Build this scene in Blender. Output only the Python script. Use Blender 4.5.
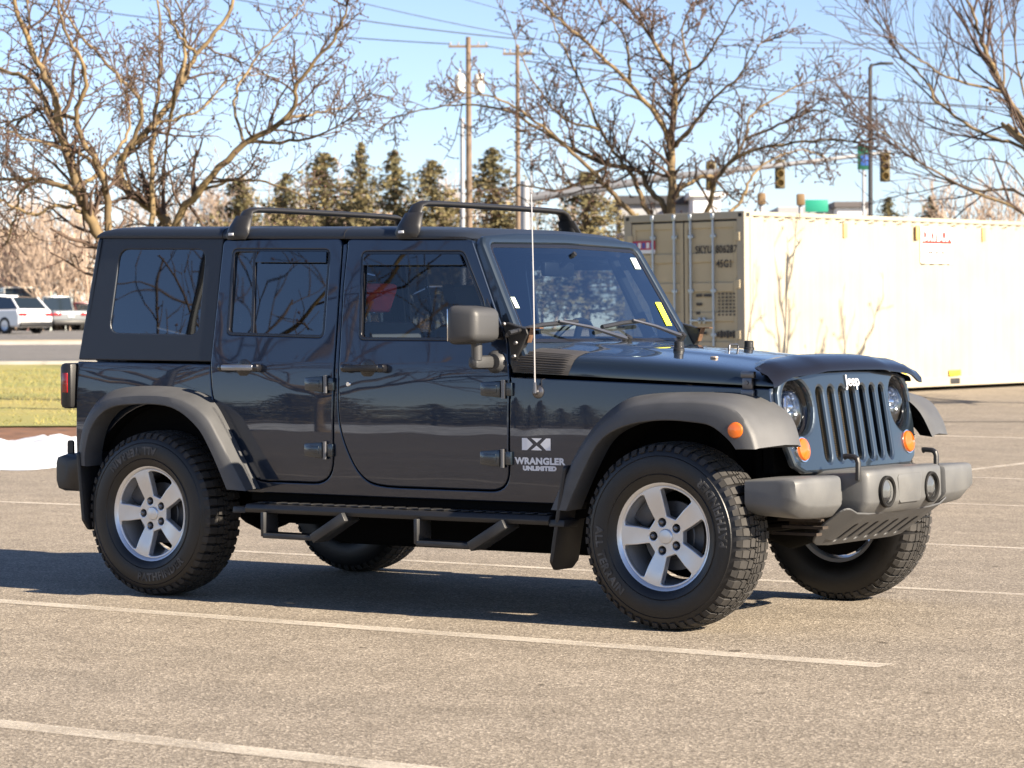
import bpy, bmesh, math, random
from mathutils import Vector, Matrix, Quaternion, geometry, noise
R = math.radians
rnd = random.Random(7)
for o in list(bpy.data.objects): bpy.data.objects.remove(o)
S = bpy.context.scene
COL = S.collection

# ------------------------------------------------------------------ camera
CAMP = Vector((9.0245, -10.7953, 1.2741)); YAW = 2.17680811; PIT = -0.0182739; ROLL = -0.0046502; FPX = 2711.157
fw = Vector((math.cos(PIT)*math.cos(YAW), math.cos(PIT)*math.sin(YAW), math.sin(PIT)))
r0 = fw.cross(Vector((0, 0, 1))).normalized(); u0 = r0.cross(fw)
cr = r0*math.cos(ROLL)+u0*math.sin(ROLL); cu = -r0*math.sin(ROLL)+u0*math.cos(ROLL)
cd = bpy.data.cameras.new('camera'); cam = bpy.data.objects.new('camera', cd); COL.objects.link(cam)
M = Matrix((cr, cu, -fw)).transposed().to_4x4(); M.translation = CAMP; cam.matrix_world = M
cd.sensor_width = 36; cd.lens = FPX*36/1024; cd.clip_start = .1; cd.clip_end = 3000
cd.dof.use_dof = True; cd.dof.focus_distance = 12.2; cd.dof.aperture_fstop = 7.5
S.camera = cam
# ------------------------------------------------------------------ light
SUN_EL = R(28); SUN_AZ = R(1.0)
sd = Vector((math.cos(SUN_EL)*math.cos(SUN_AZ), math.cos(SUN_EL)*math.sin(SUN_AZ), math.sin(SUN_EL)))
W = bpy.data.worlds.new('World'); S.world = W; W.use_nodes = True
nt = W.node_tree; bg = nt.nodes['Background']
sky = nt.nodes.new('ShaderNodeTexSky'); sky.sky_type = 'NISHITA'; sky.sun_disc = False
sky.sun_elevation = SUN_EL; sky.sun_rotation = R(90)-SUN_AZ
sky.altitude = 1800; sky.air_density = 1.0; sky.dust_density = .05; sky.ozone_density = 1.3
tint = nt.nodes.new('ShaderNodeMix'); tint.data_type = 'RGBA'; tint.blend_type = 'MULTIPLY'; tint.inputs[0].default_value = 1; tint.inputs[7].default_value = (.97, .96, 1.09, 1)
nt.links.new(sky.outputs[0], tint.inputs[6]); nt.links.new(tint.outputs[2], bg.inputs[0]); bg.inputs[1].default_value = .050
sl = bpy.data.lights.new('sun', 'SUN'); sl.energy = 5.0; sl.angle = R(.53); sl.color = (1, .86, .68)
so = bpy.data.objects.new('sun', sl); COL.objects.link(so); so.rotation_euler = sd.to_track_quat('Z', 'Y').to_euler()
S.view_settings.view_transform = 'Standard'; S.view_settings.look = 'None'
S.view_settings.gamma = 1; S.view_settings.exposure = 1.76; S.view_settings.use_curve_mapping = False

# ------------------------------------------------------------------ helpers
fh = Vector((math.cos(YAW), math.sin(YAW), 0)); rh = Vector((fh.y, -fh.x, 0))
def at(px, py, d):                     # point seen at pixel px,py at depth d metres
    return CAMP + (fw + cr*((px-512)/FPX) - cu*((py-384)/FPX))*d
def pos(s, d):                         # ground position: s metres to the right, d metres ahead of the camera
    p = CAMP + fh*d + rh*s
    return p.x, p.y
def hz(x, y):                          # the lot rises gently away from the car
    d = (x-CAMP.x)*fh.x + (y-CAMP.y)*fh.y
    def sp(t, k): return k*math.log1p(math.exp(min(60, t/k)))
    z = .0098*sp(d-19, 2.0) + .0062*sp(d-52, 3.0) - .0160*sp(d-130, 6)
    return z
def gp(s, d, dz=0):
    x, y = pos(s, d); return Vector((x, y, hz(x, y)+dz))

MATS = {}
def mat(name, col, rough=.5, metal=0, coat=0, var=0, vscale=8, bump=0, bscale=60, spec=.5, emis=None, col2=None, coatr=.03, detail=4, wave=0, wscale=2.2):
    if name in MATS: return MATS[name]
    m = bpy.data.materials.new(name); m.use_nodes = True; n = m.node_tree.nodes; l = m.node_tree.links
    b = n['Principled BSDF']
    b.inputs['Base Color'].default_value = (*col, 1); b.inputs['Roughness'].default_value = rough
    b.inputs['Metallic'].default_value = metal; b.inputs['Coat Weight'].default_value = coat; b.inputs['Coat Roughness'].default_value = coatr
    b.inputs['Specular IOR Level'].default_value = spec; b.inputs['Coat IOR'].default_value = 1.62 if 'navy' in name else 1.5
    tc = n.new('ShaderNodeTexCoord')
    if var or col2:
        t = n.new('ShaderNodeTexNoise'); t.inputs['Scale'].default_value = vscale; t.inputs['Detail'].default_value = detail
        l.new(tc.outputs['Object'], t.inputs['Vector'])
        rp = n.new('ShaderNodeValToRGB'); rp.color_ramp.elements[0].position = .32; rp.color_ramp.elements[1].position = .68
        c2 = col2 or tuple(min(1, c*(1+var)) for c in col); c1 = col if col2 else tuple(c*(1-var) for c in col)
        rp.color_ramp.elements[0].color = (*c1, 1); rp.color_ramp.elements[1].color = (*c2, 1)
        l.new(t.outputs[0], rp.inputs[0]); l.new(rp.outputs[0], b.inputs['Base Color'])
    last = None
    if bump:
        t = n.new('ShaderNodeTexNoise'); t.inputs['Scale'].default_value = bscale; t.inputs['Detail'].default_value = 3
        l.new(tc.outputs['Object'], t.inputs['Vector'])
        bp = n.new('ShaderNodeBump'); bp.inputs['Strength'].default_value = bump; bp.inputs['Distance'].default_value = .01
        l.new(t.outputs[0], bp.inputs['Height']); l.new(bp.outputs[0], b.inputs['Normal']); last = bp
    if wave:
        t = n.new('ShaderNodeTexNoise'); t.inputs['Scale'].default_value = wscale; t.inputs['Detail'].default_value = 1
        l.new(tc.outputs['Object'], t.inputs['Vector'])
        bp = n.new('ShaderNodeBump'); bp.inputs['Strength'].default_value = 1; bp.inputs['Distance'].default_value = wave
        l.new(t.outputs[0], bp.inputs['Height'])
        if last: l.new(last.outputs[0], bp.inputs['Normal'])
        l.new(bp.outputs[0], b.inputs['Normal']); l.new(bp.outputs[0], b.inputs['Coat Normal'])
    if emis: b.inputs['Emission Color'].default_value = (*emis[:3], 1); b.inputs['Emission Strength'].default_value = emis[3]
    MATS[name] = m; return m
def glassmat(name, tint, refl=1.0, tintrefl=(1, 1, 1)):
    m = bpy.data.materials.new(name); m.use_nodes = True; n = m.node_tree.nodes; l = m.node_tree.links
    n.remove(n['Principled BSDF']); out = n['Material Output']
    tr = n.new('ShaderNodeBsdfTransparent'); tr.inputs[0].default_value = (*tint, 1)
    gl = n.new('ShaderNodeBsdfGlossy'); gl.inputs['Roughness'].default_value = .01; gl.inputs[0].default_value = (*tintrefl, 1)
    fr = n.new('ShaderNodeFresnel'); fr.inputs[0].default_value = 1.55
    mu = n.new('ShaderNodeMath'); mu.operation = 'MULTIPLY'; mu.inputs[1].default_value = refl; mu.use_clamp = True
    tc = n.new('ShaderNodeTexCoord'); t = n.new('ShaderNodeTexNoise'); t.inputs['Scale'].default_value = 2.5; t.inputs['Detail'].default_value = 1
    bp = n.new('ShaderNodeBump'); bp.inputs['Strength'].default_value = 1; bp.inputs['Distance'].default_value = .0010
    l.new(tc.outputs['Object'], t.inputs['Vector']); l.new(t.outputs[0], bp.inputs['Height']); l.new(bp.outputs[0], gl.inputs['Normal'])
    mx = n.new('ShaderNodeMixShader'); l.new(fr.outputs[0], mu.inputs[0]); l.new(mu.outputs[0], mx.inputs[0])
    l.new(tr.outputs[0], mx.inputs[1]); l.new(gl.outputs[0], mx.inputs[2]); l.new(mx.outputs[0], out.inputs[0])
    MATS[name] = m; return m

def tag(o, label=None, cat=None, group=None, kind=None):
    if label: o['label'] = label
    if cat: o['category'] = cat
    if group: o['group'] = group
    if kind: o['kind'] = kind
    return o
def thing(name, label, cat, loc=(0, 0, 0), rz=0, group=None):
    o = bpy.data.objects.new(name, None); COL.objects.link(o); o.location = loc; o.rotation_euler = (0, 0, rz)
    o.empty_display_size = .2
    return tag(o, label, cat, group)
def link(name, me, parent=None):
    o = bpy.data.objects.new(name, me); COL.objects.link(o)
    if parent: o.parent = parent
    return o
def obj(name, bm, mats, parent=None, angle=35, flat=False):
    me = bpy.data.meshes.new(name)
    if not isinstance(mats, (list, tuple)): mats = [mats]
    for f in bm.faces: f.smooth = not flat
    bm.to_mesh(me); bm.free()
    for m in mats: me.materials.append(m)
    if not flat and angle: me.set_sharp_from_angle(angle=R(angle))
    return link(name, me, parent)
def raw(name, V, F, mats, parent=None, smooth=True, angle=None, midx=None):
    me = bpy.data.meshes.new(name); me.from_pydata(V, [], F); me.update()
    if not isinstance(mats, (list, tuple)): mats = [mats]
    for m in mats: me.materials.append(m)
    if midx: me.polygons.foreach_set('material_index', midx)
    me.polygons.foreach_set('use_smooth', [smooth]*len(me.polygons))
    if angle: me.set_sharp_from_angle(angle=R(angle))
    return link(name, me, parent)
def copy_tree(o, parent=None):
    c = o.copy(); COL.objects.link(c)
    if parent: c.parent = parent
    for ch in [x for x in o.children]: copy_tree(ch, c)
    return c
def structure(o): o['kind'] = 'structure'; return o

def join(bm, tmp, mi=0):
    me = bpy.data.meshes.new('t')
    for f in tmp.faces: f.material_index = mi
    tmp.to_mesh(me); tmp.free(); bm.from_mesh(me); bpy.data.meshes.remove(me)
def box(bm, c, s, bev=0, rot=None, mi=0, seg=2):
    t = bmesh.new(); bmesh.ops.create_cube(t, size=1)
    bmesh.ops.scale(t, vec=s, verts=t.verts)
    if bev: bmesh.ops.bevel(t, geom=t.edges[:], offset=bev, segments=seg, affect='EDGES', profile=.5)
    if rot is not None: bmesh.ops.rotate(t, cent=(0, 0, 0), matrix=rot, verts=t.verts)
    bmesh.ops.translate(t, vec=c, verts=t.verts); join(bm, t, mi)
def prism(bm, pts, axis, a, b, bev=0, mi=0, seg=2):    # pts 2-D outline, extruded along axis from a to b
    t = bmesh.new()
    def mk(p, k):
        if axis == 'y': return (p[0], k, p[1])
        if axis == 'x': return (k, p[0], p[1])
        return (p[0], p[1], k)
    v0 = [t.verts.new(mk(p, a)) for p in pts]; v1 = [t.verts.new(mk(p, b)) for p in pts]
    t.faces.new(v0); t.faces.new(v1[::-1]); n = len(pts)
    for i in range(n): t.faces.new((v0[i], v1[i], v1[(i+1) % n], v0[(i+1) % n]))
    bmesh.ops.recalc_face_normals(t, faces=t.faces[:])
    if bev: bmesh.ops.bevel(t, geom=t.edges[:], offset=bev, segments=seg, affect='EDGES', profile=.5)
    join(bm, t, mi)
def rows(bm, RW, closed=False, caps=False, mi=0, wrap=False):   # RW: list of rows of points
    V = [[bm.verts.new(p) for p in r] for r in RW]; n = len(RW[0]); fs = []
    for i in range(len(V)-1+(1 if wrap else 0)):
        a, b = V[i], V[(i+1) % len(V)]
        for j in range(n if closed else n-1):
            k = (j+1) % n
            try: fs.append(bm.faces.new((a[j], a[k], b[k], b[j])))
            except ValueError: pass
    if caps: fs.append(bm.faces.new(V[0][::-1])); fs.append(bm.faces.new(V[-1]))
    for f in fs: f.material_index = mi
    bmesh.ops.recalc_face_normals(bm, faces=fs)
    return fs
def tube(bm, pts, rad, n=8, mi=0, caps=True):
    pts = [Vector(p) for p in pts]
    if not isinstance(rad, (list, tuple)): rad = [rad]*len(pts)
    RW = []; up = None
    for i, p in enumerate(pts):
        t = (pts[min(i+1, len(pts)-1)]-pts[max(i-1, 0)]).normalized()
        if up is None: up = t.orthogonal().normalized()
        else: up = (up - t*up.dot(t)).normalized()
        w = t.cross(up)
        RW.append([p+(up*math.cos(2*math.pi*k/n)+w*math.sin(2*math.pi*k/n))*rad[i] for k in range(n)])
    rows(bm, RW, closed=True, caps=caps, mi=mi)
def lathe(bm, prof, c, ax, n=32, mi=0, capa=False, capb=False):   # prof: (radius, along)
    ax = Vector(ax).normalized(); u = ax.orthogonal().normalized(); w = ax.cross(u); c = Vector(c)
    RW = [[c+ax*a+(u*math.cos(2*math.pi*k/n)+w*math.sin(2*math.pi*k/n))*r for k in range(n)] for r, a in prof]
    V = [[bm.verts.new(p) for p in r] for r in RW]; fs = []
    for i in range(len(V)-1):
        for j in range(n):
            k = (j+1) % n; fs.append(bm.faces.new((V[i][j], V[i][k], V[i+1][k], V[i+1][j])))
    if capa: fs.append(bm.faces.new(V[0][::-1]))
    if capb: fs.append(bm.faces.new(V[-1]))
    for f in fs: f.material_index = mi
    bmesh.ops.recalc_face_normals(bm, faces=fs)
def rpoly(pts, rad, n=5):               # round the corners of a polygon; rad a number or a list
    out = []; N = len(pts)
    for i in range(N):
        r = rad[i] if isinstance(rad, (list, tuple)) else rad
        p = Vector(pts[i]); a = Vector(pts[i-1])-p; b = Vector(pts[(i+1) % N])-p
        if r <= 0: out.append(tuple(p)); continue
        la, lb = a.length, b.length; a.normalize(); b.normalize()
        ang = a.angle(b); d = min(r/math.tan(ang/2), la*.48, lb*.48)
        p0 = p+a*d; p1 = p+b*d
        for k in range(n+1):
            t = k/n; q = p0*(1-t)**2+p*2*t*(1-t)+p1*t*t; out.append(tuple(q))
    return out
def circ(cx, cy, r, n=28, ry=None): return [(cx+r*math.cos(2*math.pi*k/n), cy+(ry or r)*math.sin(2*math.pi*k/n)) for k in range(n)]
def area2(p): return sum(p[i][0]*p[(i+1) % len(p)][1]-p[(i+1) % len(p)][0]*p[i][1] for i in range(len(p)))/2
def offs(p, d):                         # offset to the left of travel
    out = []; N = len(p)
    for i in range(N):
        a = Vector(p[i-1]); b = Vector(p[i]); c = Vector(p[(i+1) % N])
        e = (b-a); f = (c-b)
        if e.length < 1e-7: e = f
        if f.length < 1e-7: f = e
        e.normalize(); f.normalize()
        n1 = Vector((-e.y, e.x)); n2 = Vector((-f.y, f.x)); m = n1+n2
        if m.length < 1e-4: m = n1
        m.normalize(); k = d/max(.35, m.dot(n1)); out.append((b.x+m.x*k, b.y+m.y*k))
    return out
def panel(name, outer, holes, mapf, mats, parent, t=.02, bev=.005, du=0, dv=.05, out=Vector((0, -1, 0))):
    """sheet with rolled edges: outline in (u,v), mapf(u,v,depth) -> point; depth grows inward"""
    L = [outer if area2(outer) > 0 else outer[::-1]]
    for h in holes: L.append(h if area2(h) < 0 else h[::-1])
    bm = bmesh.new(); I = [offs(p, bev) for p in L]
    vs = [bm.verts.new((q[0], 0, q[1])) for p in I for q in p]
    PP = [q for p in I for q in p]; want = sum(area2(p) for p in I); best = None
    for th in (0, .37, .81, 1.3, 2.1, 2.7, .11, .59):        # the filler can trip over aligned points: try turned copies
        ct, st = math.cos(th), math.sin(th)
        tr = geometry.tessellate_polygon([[Vector((q[0]*ct-q[1]*st, q[0]*st+q[1]*ct, 0)) for q in p] for p in I])
        A = sum(abs((PP[t_[1]][0]-PP[t_[0]][0])*(PP[t_[2]][1]-PP[t_[0]][1])-(PP[t_[2]][0]-PP[t_[0]][0])*(PP[t_[1]][1]-PP[t_[0]][1]))/2 for t_ in tr)
        if best is None or abs(A-want) < best[0]: best = (abs(A-want), tr)
        if abs(A-want) < 1e-4*abs(want): break
    for tri in best[1]:
        try: bm.faces.new([vs[i] for i in tri])
        except ValueError: pass
    b = 0
    for p, ip in zip(L, I):
        n = len(p); A = vs[b:b+n]; b += n
        E = [bm.verts.new((q[0]*.7+w[0]*.3, bev*.35, q[1]*.7+w[1]*.3)) for q, w in zip(p, ip)]
        B = [bm.verts.new((q[0], bev, q[1])) for q in p]; Cc = [bm.verts.new((q[0], t, q[1])) for q in p]
        for i in range(n):
            j = (i+1) % n
            for X, Y in ((A, E), (E, B), (B, Cc)): bm.faces.new((X[i], Y[i], Y[j], X[j]))
    us = [v.co.x for v in bm.verts]; zs = [v.co.z for v in bm.verts]
    for step, lo, hi, nn in ((du, min(us), max(us), (1, 0, 0)), (dv, min(zs), max(zs), (0, 0, 1))):
        if not step: continue
        k = math.ceil(lo/step)*step
        while k < hi:
            bmesh.ops.bisect_plane(bm, geom=bm.verts[:]+bm.edges[:]+bm.faces[:], dist=1e-5, plane_co=Vector(nn)*k, plane_no=nn); k += step
    fl = {}
    for v in bm.verts:
        u, d, w = v.co
        if abs(d) < 1e-6:
            p = Vector(mapf(u, w, 0)); n = (Vector(mapf(u+.002, w, 0))-p).cross(Vector(mapf(u, w+.002, 0))-p).normalized()
            if n.dot(out) < 0: n = -n
            fl[v.index if False else v] = n
    co = {v: Vector(mapf(v.co.x, v.co.z, v.co.y)) for v in bm.verts}
    for v in bm.verts: v.co = co[v]
    bm.normal_update()
    ff = [f for f in bm.faces if all(v in fl for v in f.verts)]
    if sum(f.normal.dot(out)*f.calc_area() for f in ff) < 0: bmesh.ops.reverse_faces(bm, faces=bm.faces[:]); bm.normal_update()
    # orient front faces singly
    bad = [f for f in ff if f.normal.dot(out) < 0]
    if bad: bmesh.ops.reverse_faces(bm, faces=bad); bm.normal_update()
    bm.verts.index_update(); bm.faces.index_update()
    fset = set(ff); NL = []
    for f in bm.faces:
        f.smooth = True
        for v in f.verts:
            if f in fset: NL.append(fl[v])
            elif v in fl: NL.append((f.normal+fl[v]).normalized())
            else: NL.append(f.normal.copy())
    me = bpy.data.meshes.new(name); bm.to_mesh(me); bm.free()
    for m in (mats if isinstance(mats, (list, tuple)) else [mats]): me.materials.append(m)
    me.normals_split_custom_set(NL)
    return link(name, me, parent)
def textmesh(s, size, mapf, depth, bold=.0, sx=1.0, align='CENTER', spacing=1.0):
    cu_ = bpy.data.curves.new('t', 'FONT'); cu_.body = s; cu_.size = size; cu_.extrude = 0; cu_.offset = bold
    cu_.align_x = align; cu_.align_y = 'CENTER'; cu_.space_character = spacing; cu_.resolution_u = 3
    o = bpy.data.objects.new('t', cu_); COL.objects.link(o)
    me = bpy.data.meshes.new_from_object(o.evaluated_get(bpy.context.evaluated_depsgraph_get()))
    bpy.data.objects.remove(o); bm = bmesh.new(); bm.from_mesh(me); bpy.data.meshes.remove(me)
    if depth:
        g = bmesh.ops.extrude_face_region(bm, geom=bm.faces[:])
        for v in [x for x in g['geom'] if isinstance(x, bmesh.types.BMVert)]: v.co.z += 1
    for v in bm.verts:
        v.co = Vector(mapf(v.co.x*sx, v.co.y, depth if v.co.z > .5 else 0))
    bmesh.ops.recalc_face_normals(bm, faces=bm.faces[:])
    return bm
def lerp(a, b, t): return a+(b-a)*t
def ss(t): t = max(0, min(1, t)); return t*t*(3-2*t)

# ------------------------------------------------------------------ materials
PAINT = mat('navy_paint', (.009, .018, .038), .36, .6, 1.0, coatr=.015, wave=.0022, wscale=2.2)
PAINTF = mat('navy_paint_sunlit', (.019, .030, .043), .36, .6, 1.0, coatr=.02)  # lighter copy of the navy paint, sunlight on the front put into its colour
TOP = mat('hardtop_plastic', (.016, .021, .031), .42, 0, 0, bump=.05, bscale=260, spec=.5)
PLAST = mat("grey_trim_plastic", (.066, .068, .071), .55, 0, 0, var=.18, vscale=5, bump=.10, bscale=240)
PLASTD = mat('dark_trim_plastic', (.045, .046, .048), .5, bump=.1, bscale=240)
PLASTB = mat('weathered_bumper_plastic', (.080, .083, .086), .5, 0, 0, col2=(.115, .117, .116), vscale=6, detail=8, bump=.10, bscale=240)
BLK = mat('black_plastic', (.014, .014, .015), .45, bump=.05, bscale=200)
BLKG = mat('gloss_black', (.010, .010, .012), .18, coat=.4)
DARK = mat('underbody_black', (.004, .004, .004), .9, spec=.1)
RUB = mat('tyre_rubber', (.007, .007, .0078), .42, var=.3, vscale=9, bump=.08, bscale=120)
TREAD = mat('tread_rubber', (.026, .024, .022), .75, var=.35, vscale=14)
ALLOY = mat('silver_alloy', (.62, .64, .67), .30, .7, .3, var=.05, vscale=9)
ALLOYD = mat('dull_alloy', (.09, .095, .105), .45, .7)
CHROME = mat('chrome', (.75, .76, .78), .12, 1)
STEEL = mat('dark_steel', (.16, .16, .17), .35, .9)
RUST = mat('rusty_steel', (.12, .065, .035), .8, .2, var=.4, vscale=30)
ORANGE = mat('amber_lens', (.50, .10, .005), .2, coat=1, emis=(1, .22, .01, .02))
REDL = mat('red_lens', (.25, .006, .008), .15, coat=1)
WHITEP = mat('white_decal', (.75, .76, .78), .4)
MESHG = mat('radiator_mesh', (.10, .078, .048), .6, .3, var=.25, vscale=40)
SEATM = mat('seat_cloth', (.05, .05, .052), .8)
REDC = mat('red_cloth', (.85, .03, .04), .6)
GLF = glassmat('clear_side_glass', (.86, .90, .92), 1.15, (.85, .93, 1))
GLW = glassmat('windshield_glass', (.42, .50, .56), 2.7, (.8, .92, 1))
GLR = glassmat('privacy_glass', (.10, .11, .125), 2.4, (.85, .93, 1))
GLV = glassmat('smoke_visor', (.06, .08, .12), 2.0, (.8, .9, 1))
LENS = glassmat('lamp_lens', (.92, .94, .96), 1.2)

# ================================================================== SETTING
def ground_mat(name, base, dark, light, big=.06, speck=True, lines=None):
    m = bpy.data.materials.new(name); m.use_nodes = True; n = m.node_tree.nodes; l = m.node_tree.links; b = n['Principled BSDF']
    tc = n.new('ShaderNodeTexCoord')
    def noi(sc, det=4, rough=.6):
        t = n.new('ShaderNodeTexNoise'); t.inputs['Scale'].default_value = sc; t.inputs['Detail'].default_value = det; t.inputs['Roughness'].default_value = rough
        l.new(tc.outputs['Object'], t.inputs['Vector']); return t
    def ramp(src, c):
        rp = n.new('ShaderNodeValToRGB'); e = rp.color_ramp.elements
        e[0].position, e[0].color = c[0][0], (*c[0][1], 1); e[1].position, e[1].color = c[-1][0], (*c[-1][1], 1)
        for p, q in c[1:-1]: x = e.new(p); x.color = (*q, 1)
        l.new(src, rp.inputs[0]); return rp
    def mixc(kind, fac, a, c):
        x = n.new('ShaderNodeMix'); x.data_type = 'RGBA'; x.blend_type = kind; x.inputs[0].default_value = fac
        l.new(a, x.inputs[6]); l.new(c, x.inputs[7]); return x.outputs[2]
    v = n.new('ShaderNodeTexVoronoi'); v.inputs['Scale'].default_value = 120; l.new(tc.outputs['Object'], v.inputs['Vector'])
    sep = n.new('ShaderNodeSeparateColor'); l.new(v.outputs['Color'], sep.inputs[0])
    st = ramp(sep.outputs[0], [(0, dark), (.35, base), (.72, base), (.93, light), (1, light)])
    fine = noi(330, 2); fr = ramp(fine.outputs[0], [(.3, (.62, .62, .62)), (.7, (1.35, 1.35, 1.35))])
    c = mixc('MULTIPLY', .8, st.outputs[0], fr.outputs[0])
    mid = noi(3.2, 5); mr = ramp(mid.outputs[0], [(.3, (.86, .85, .84)), (.7, (1.1, 1.1, 1.1))])
    c = mixc('MULTIPLY', 1, c, mr.outputs[0])
    bigt = noi(.22, 3); br = ramp(bigt.outputs[0], [(.3, (.90, .90, .92)), (.7, (1.08, 1.06, 1.03))])
    c = mixc('MULTIPLY', 1, c, br.outputs[0])
    mp = n.new('ShaderNodeMapping'); mp.inputs['Scale'].default_value = (.12, 1.6, 1); mp.inputs['Rotation'].default_value = (0, 0, R(4))
    l.new(tc.outputs['Object'], mp.inputs[0]); stt = n.new('ShaderNodeTexNoise'); stt.inputs['Scale'].default_value = 1.2; stt.inputs['Detail'].default_value = 4
    l.new(mp.outputs[0], stt.inputs['Vector']); sr = ramp(stt.outputs[0], [(.36, (.94, .94, .94)), (.6, (1.03, 1.03, 1.03))])
    c = mixc('MULTIPLY', 1, c, sr.outputs[0])
    sp_ = noi(1.35, 2); spr = ramp(sp_.outputs[0], [(.70, (1, 1, 1)), (.80, (.84, .83, .82))]); c = mixc('MULTIPLY', 1, c, spr.outputs[0])
    s2 = noi(5.5, 1); s2r = ramp(s2.outputs[0], [(.745, (1, 1, 1)), (.77, (.42, .40, .38))]); c = mixc('MULTIPLY', 1, c, s2r.outputs[0])
    l.new(c, b.inputs['Base Color']); b.inputs['Roughness'].default_value = .85; b.inputs['Specular IOR Level'].default_value = .3
    bp = n.new('ShaderNodeBump'); bp.inputs['Strength'].default_value = .55; bp.inputs['Distance'].default_value = .004
    l.new(v.outputs['Distance'], bp.inputs['Height']); l.new(bp.outputs[0], b.inputs['Normal'])
    return m
ASPH = ground_mat('worn_asphalt', (.215, .187, .148), (.095, .080, .063), (.40, .355, .29))
ROADM = ground_mat('road_asphalt', (.15, .145, .14), (.08, .08, .08), (.25, .24, .22))
def sheet(name, s0, s1, d0, d1, dz, m, ns=12, nd=24, edge=0, parent=None):
    V = []; F = []
    for i in range(nd+1):
        for j in range(ns+1):
            s = lerp(s0, s1, j/ns); d = lerp(d0, d1, i/nd)
            if edge and i in (0, nd): d += edge*noise.noise(Vector((s*1.3, d0, i)))
            V.append(gp(s, d, dz))
    for i in range(nd):
        for j in range(ns):
            a = i*(ns+1)+j; F.append((a, a+1, a+ns+2, a+ns+1))
    return raw(name, V, F, m, parent)
def ground():
    V = []; F = []
    ds = [-1200, -400, -150, -60, -20]+[x*2 for x in range(0, 80)]+[170, 200, 260, 400, 800, 1500]
    ss_ = [-1500, -500, -200, -100, -60, -40, -30, -20, -15, -10, -5, 0, 5, 10, 15, 20, 30, 40, 60, 100, 200, 500, 1500]
    for d in ds:
        for s in ss_: V.append(gp(s, d))
    n = len(ss_)
    for i in range(len(ds)-1):
        for j in range(n-1):
            a = i*n+j; F.append((a, a+1, a+n+1, a+n))
    return structure(raw('parking_lot', V, F, ASPH))
ground()
# worn white stall lines (parallel to the car)
def line_mat():
    m = bpy.data.materials.new('worn_line_paint'); m.use_nodes = True; n = m.node_tree.nodes; l = m.node_tree.links; b = n['Principled BSDF']
    b.inputs['Base Color'].default_value = (.74, .68, .58, 1); b.inputs['Roughness'].default_value = .8
    tc = n.new('ShaderNodeTexCoord'); t = n.new('ShaderNodeTexNoise'); t.inputs['Scale'].default_value = 55; t.inputs['Detail'].default_value = 5; t.inputs['Roughness'].default_value = .75
    t2 = n.new('ShaderNodeTexNoise'); t2.inputs['Scale'].default_value = 2.2
    ad = n.new('ShaderNodeMath'); ad.operation = 'ADD'
    l.new(tc.outputs['Object'], t.inputs['Vector']); l.new(tc.outputs['Object'], t2.inputs['Vector']); l.new(t.outputs[0], ad.inputs[0]); l.new(t2.outputs[0], ad.inputs[1])
    rp = n.new('ShaderNodeValToRGB'); rp.color_ramp.elements[0].position = .86; rp.color_ramp.elements[1].position = 1.12; 
    rp.color_ramp.elements[0].position = .30; rp.color_ramp.elements[1].position = .62; rp.color_ramp.elements[1].color = (.50, .50, .50, 1)
    hv = n.new('ShaderNodeMath'); hv.operation = 'MULTIPLY'; hv.inputs[1].default_value = .5; l.new(ad.outputs[0], hv.inputs[0])
    l.new(hv.outputs[0], rp.inputs[0]); l.new(rp.outputs[0], b.inputs['Alpha'])
    return m
LINE = line_mat()
def stripe(x0, y0, x1, y1, w):
    a = Vector((x0, y0)); b = Vector((x1, y1)); t = (b-a).normalized(); nn = Vector((-t.y, t.x))*w/2; k = max(2, int((b-a).length/1.0)); V = []; F = []
    for i in range(k+1):
        c = a+(b-a)*i/k
        for q in (c-nn, c+nn): V.append((q.x, q.y, hz(q.x, q.y)+.004))
    F = [(2*i, 2*i+2, 2*i+3, 2*i+1) for i in range(k)]
    return structure(raw('parking_line', V, F, LINE))
for y, x0, x1 in ((-1.5, -5.5, 4.31), (-4.45, -5.5, 4.6), (1.38, -2.4, 5.5), (3.95, -4.0, 4.3), (7.35, -6, 4.3), (10.3, -6, 4.3), (-7.4, -5.5, 4.4), (-10.3, -5.5, 4.4)):
    stripe(x0, y, x1, y, .13 if -5 < y < 0 else .085)
stripe(-1.33, 9.8, -1.33, 13.2, .12); stripe(-4.9, 16.9, 3.5, 16.9, .16); stripe(-6.5, 3.8, -4.6, 3.95, .1)
# thin dark crack across the lot near the container
crk = [gp(s, 34.2+.15*math.sin(s*.8)+.3*noise.noise(Vector((s, 0, 0))), .005) for s in [5+i*.5 for i in range(40)]]
V = []; F = []
for p in crk: V += [p-fh*.05, p+fh*.05]
F = [(2*i, 2*i+2, 2*i+3, 2*i+1) for i in range(len(crk)-1)]
structure(raw('asphalt_crack', V, F, mat('tar', (.05, .045, .04), .7)))
# lawn, dirt, road, far lot
LAWNM = mat('winter_lawn', (.30, .25, .075), .9, col2=(.17, .19, .05), vscale=.30, detail=8)
structure(sheet('lawn', -90, -2.0, 33.0, 66, .05, LAWNM, 20, 24))
structure(sheet('lawn', 4.5, 60, 59.5, 66, .05, LAWNM, 20, 8))
structure(sheet('dirt_strip', -90, -2.0, 29.5, 33.2, .03, mat('brown_mulch', (.14, .065, .03), .95, var=.4, vscale=4), 60, 4, edge=.4))
structure(sheet('road', -220, 220, 66, 93, .02, ROADM, 30, 30))
structure(sheet('verge', -220, 220, 93, 100, .06, mat('dry_verge', (.42, .34, .22), .95, var=.2, vscale=1), 30, 8))
structure(sheet('far_parking_lot', -220, -6, 100, 150, .03, ROADM, 20, 20))
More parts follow.
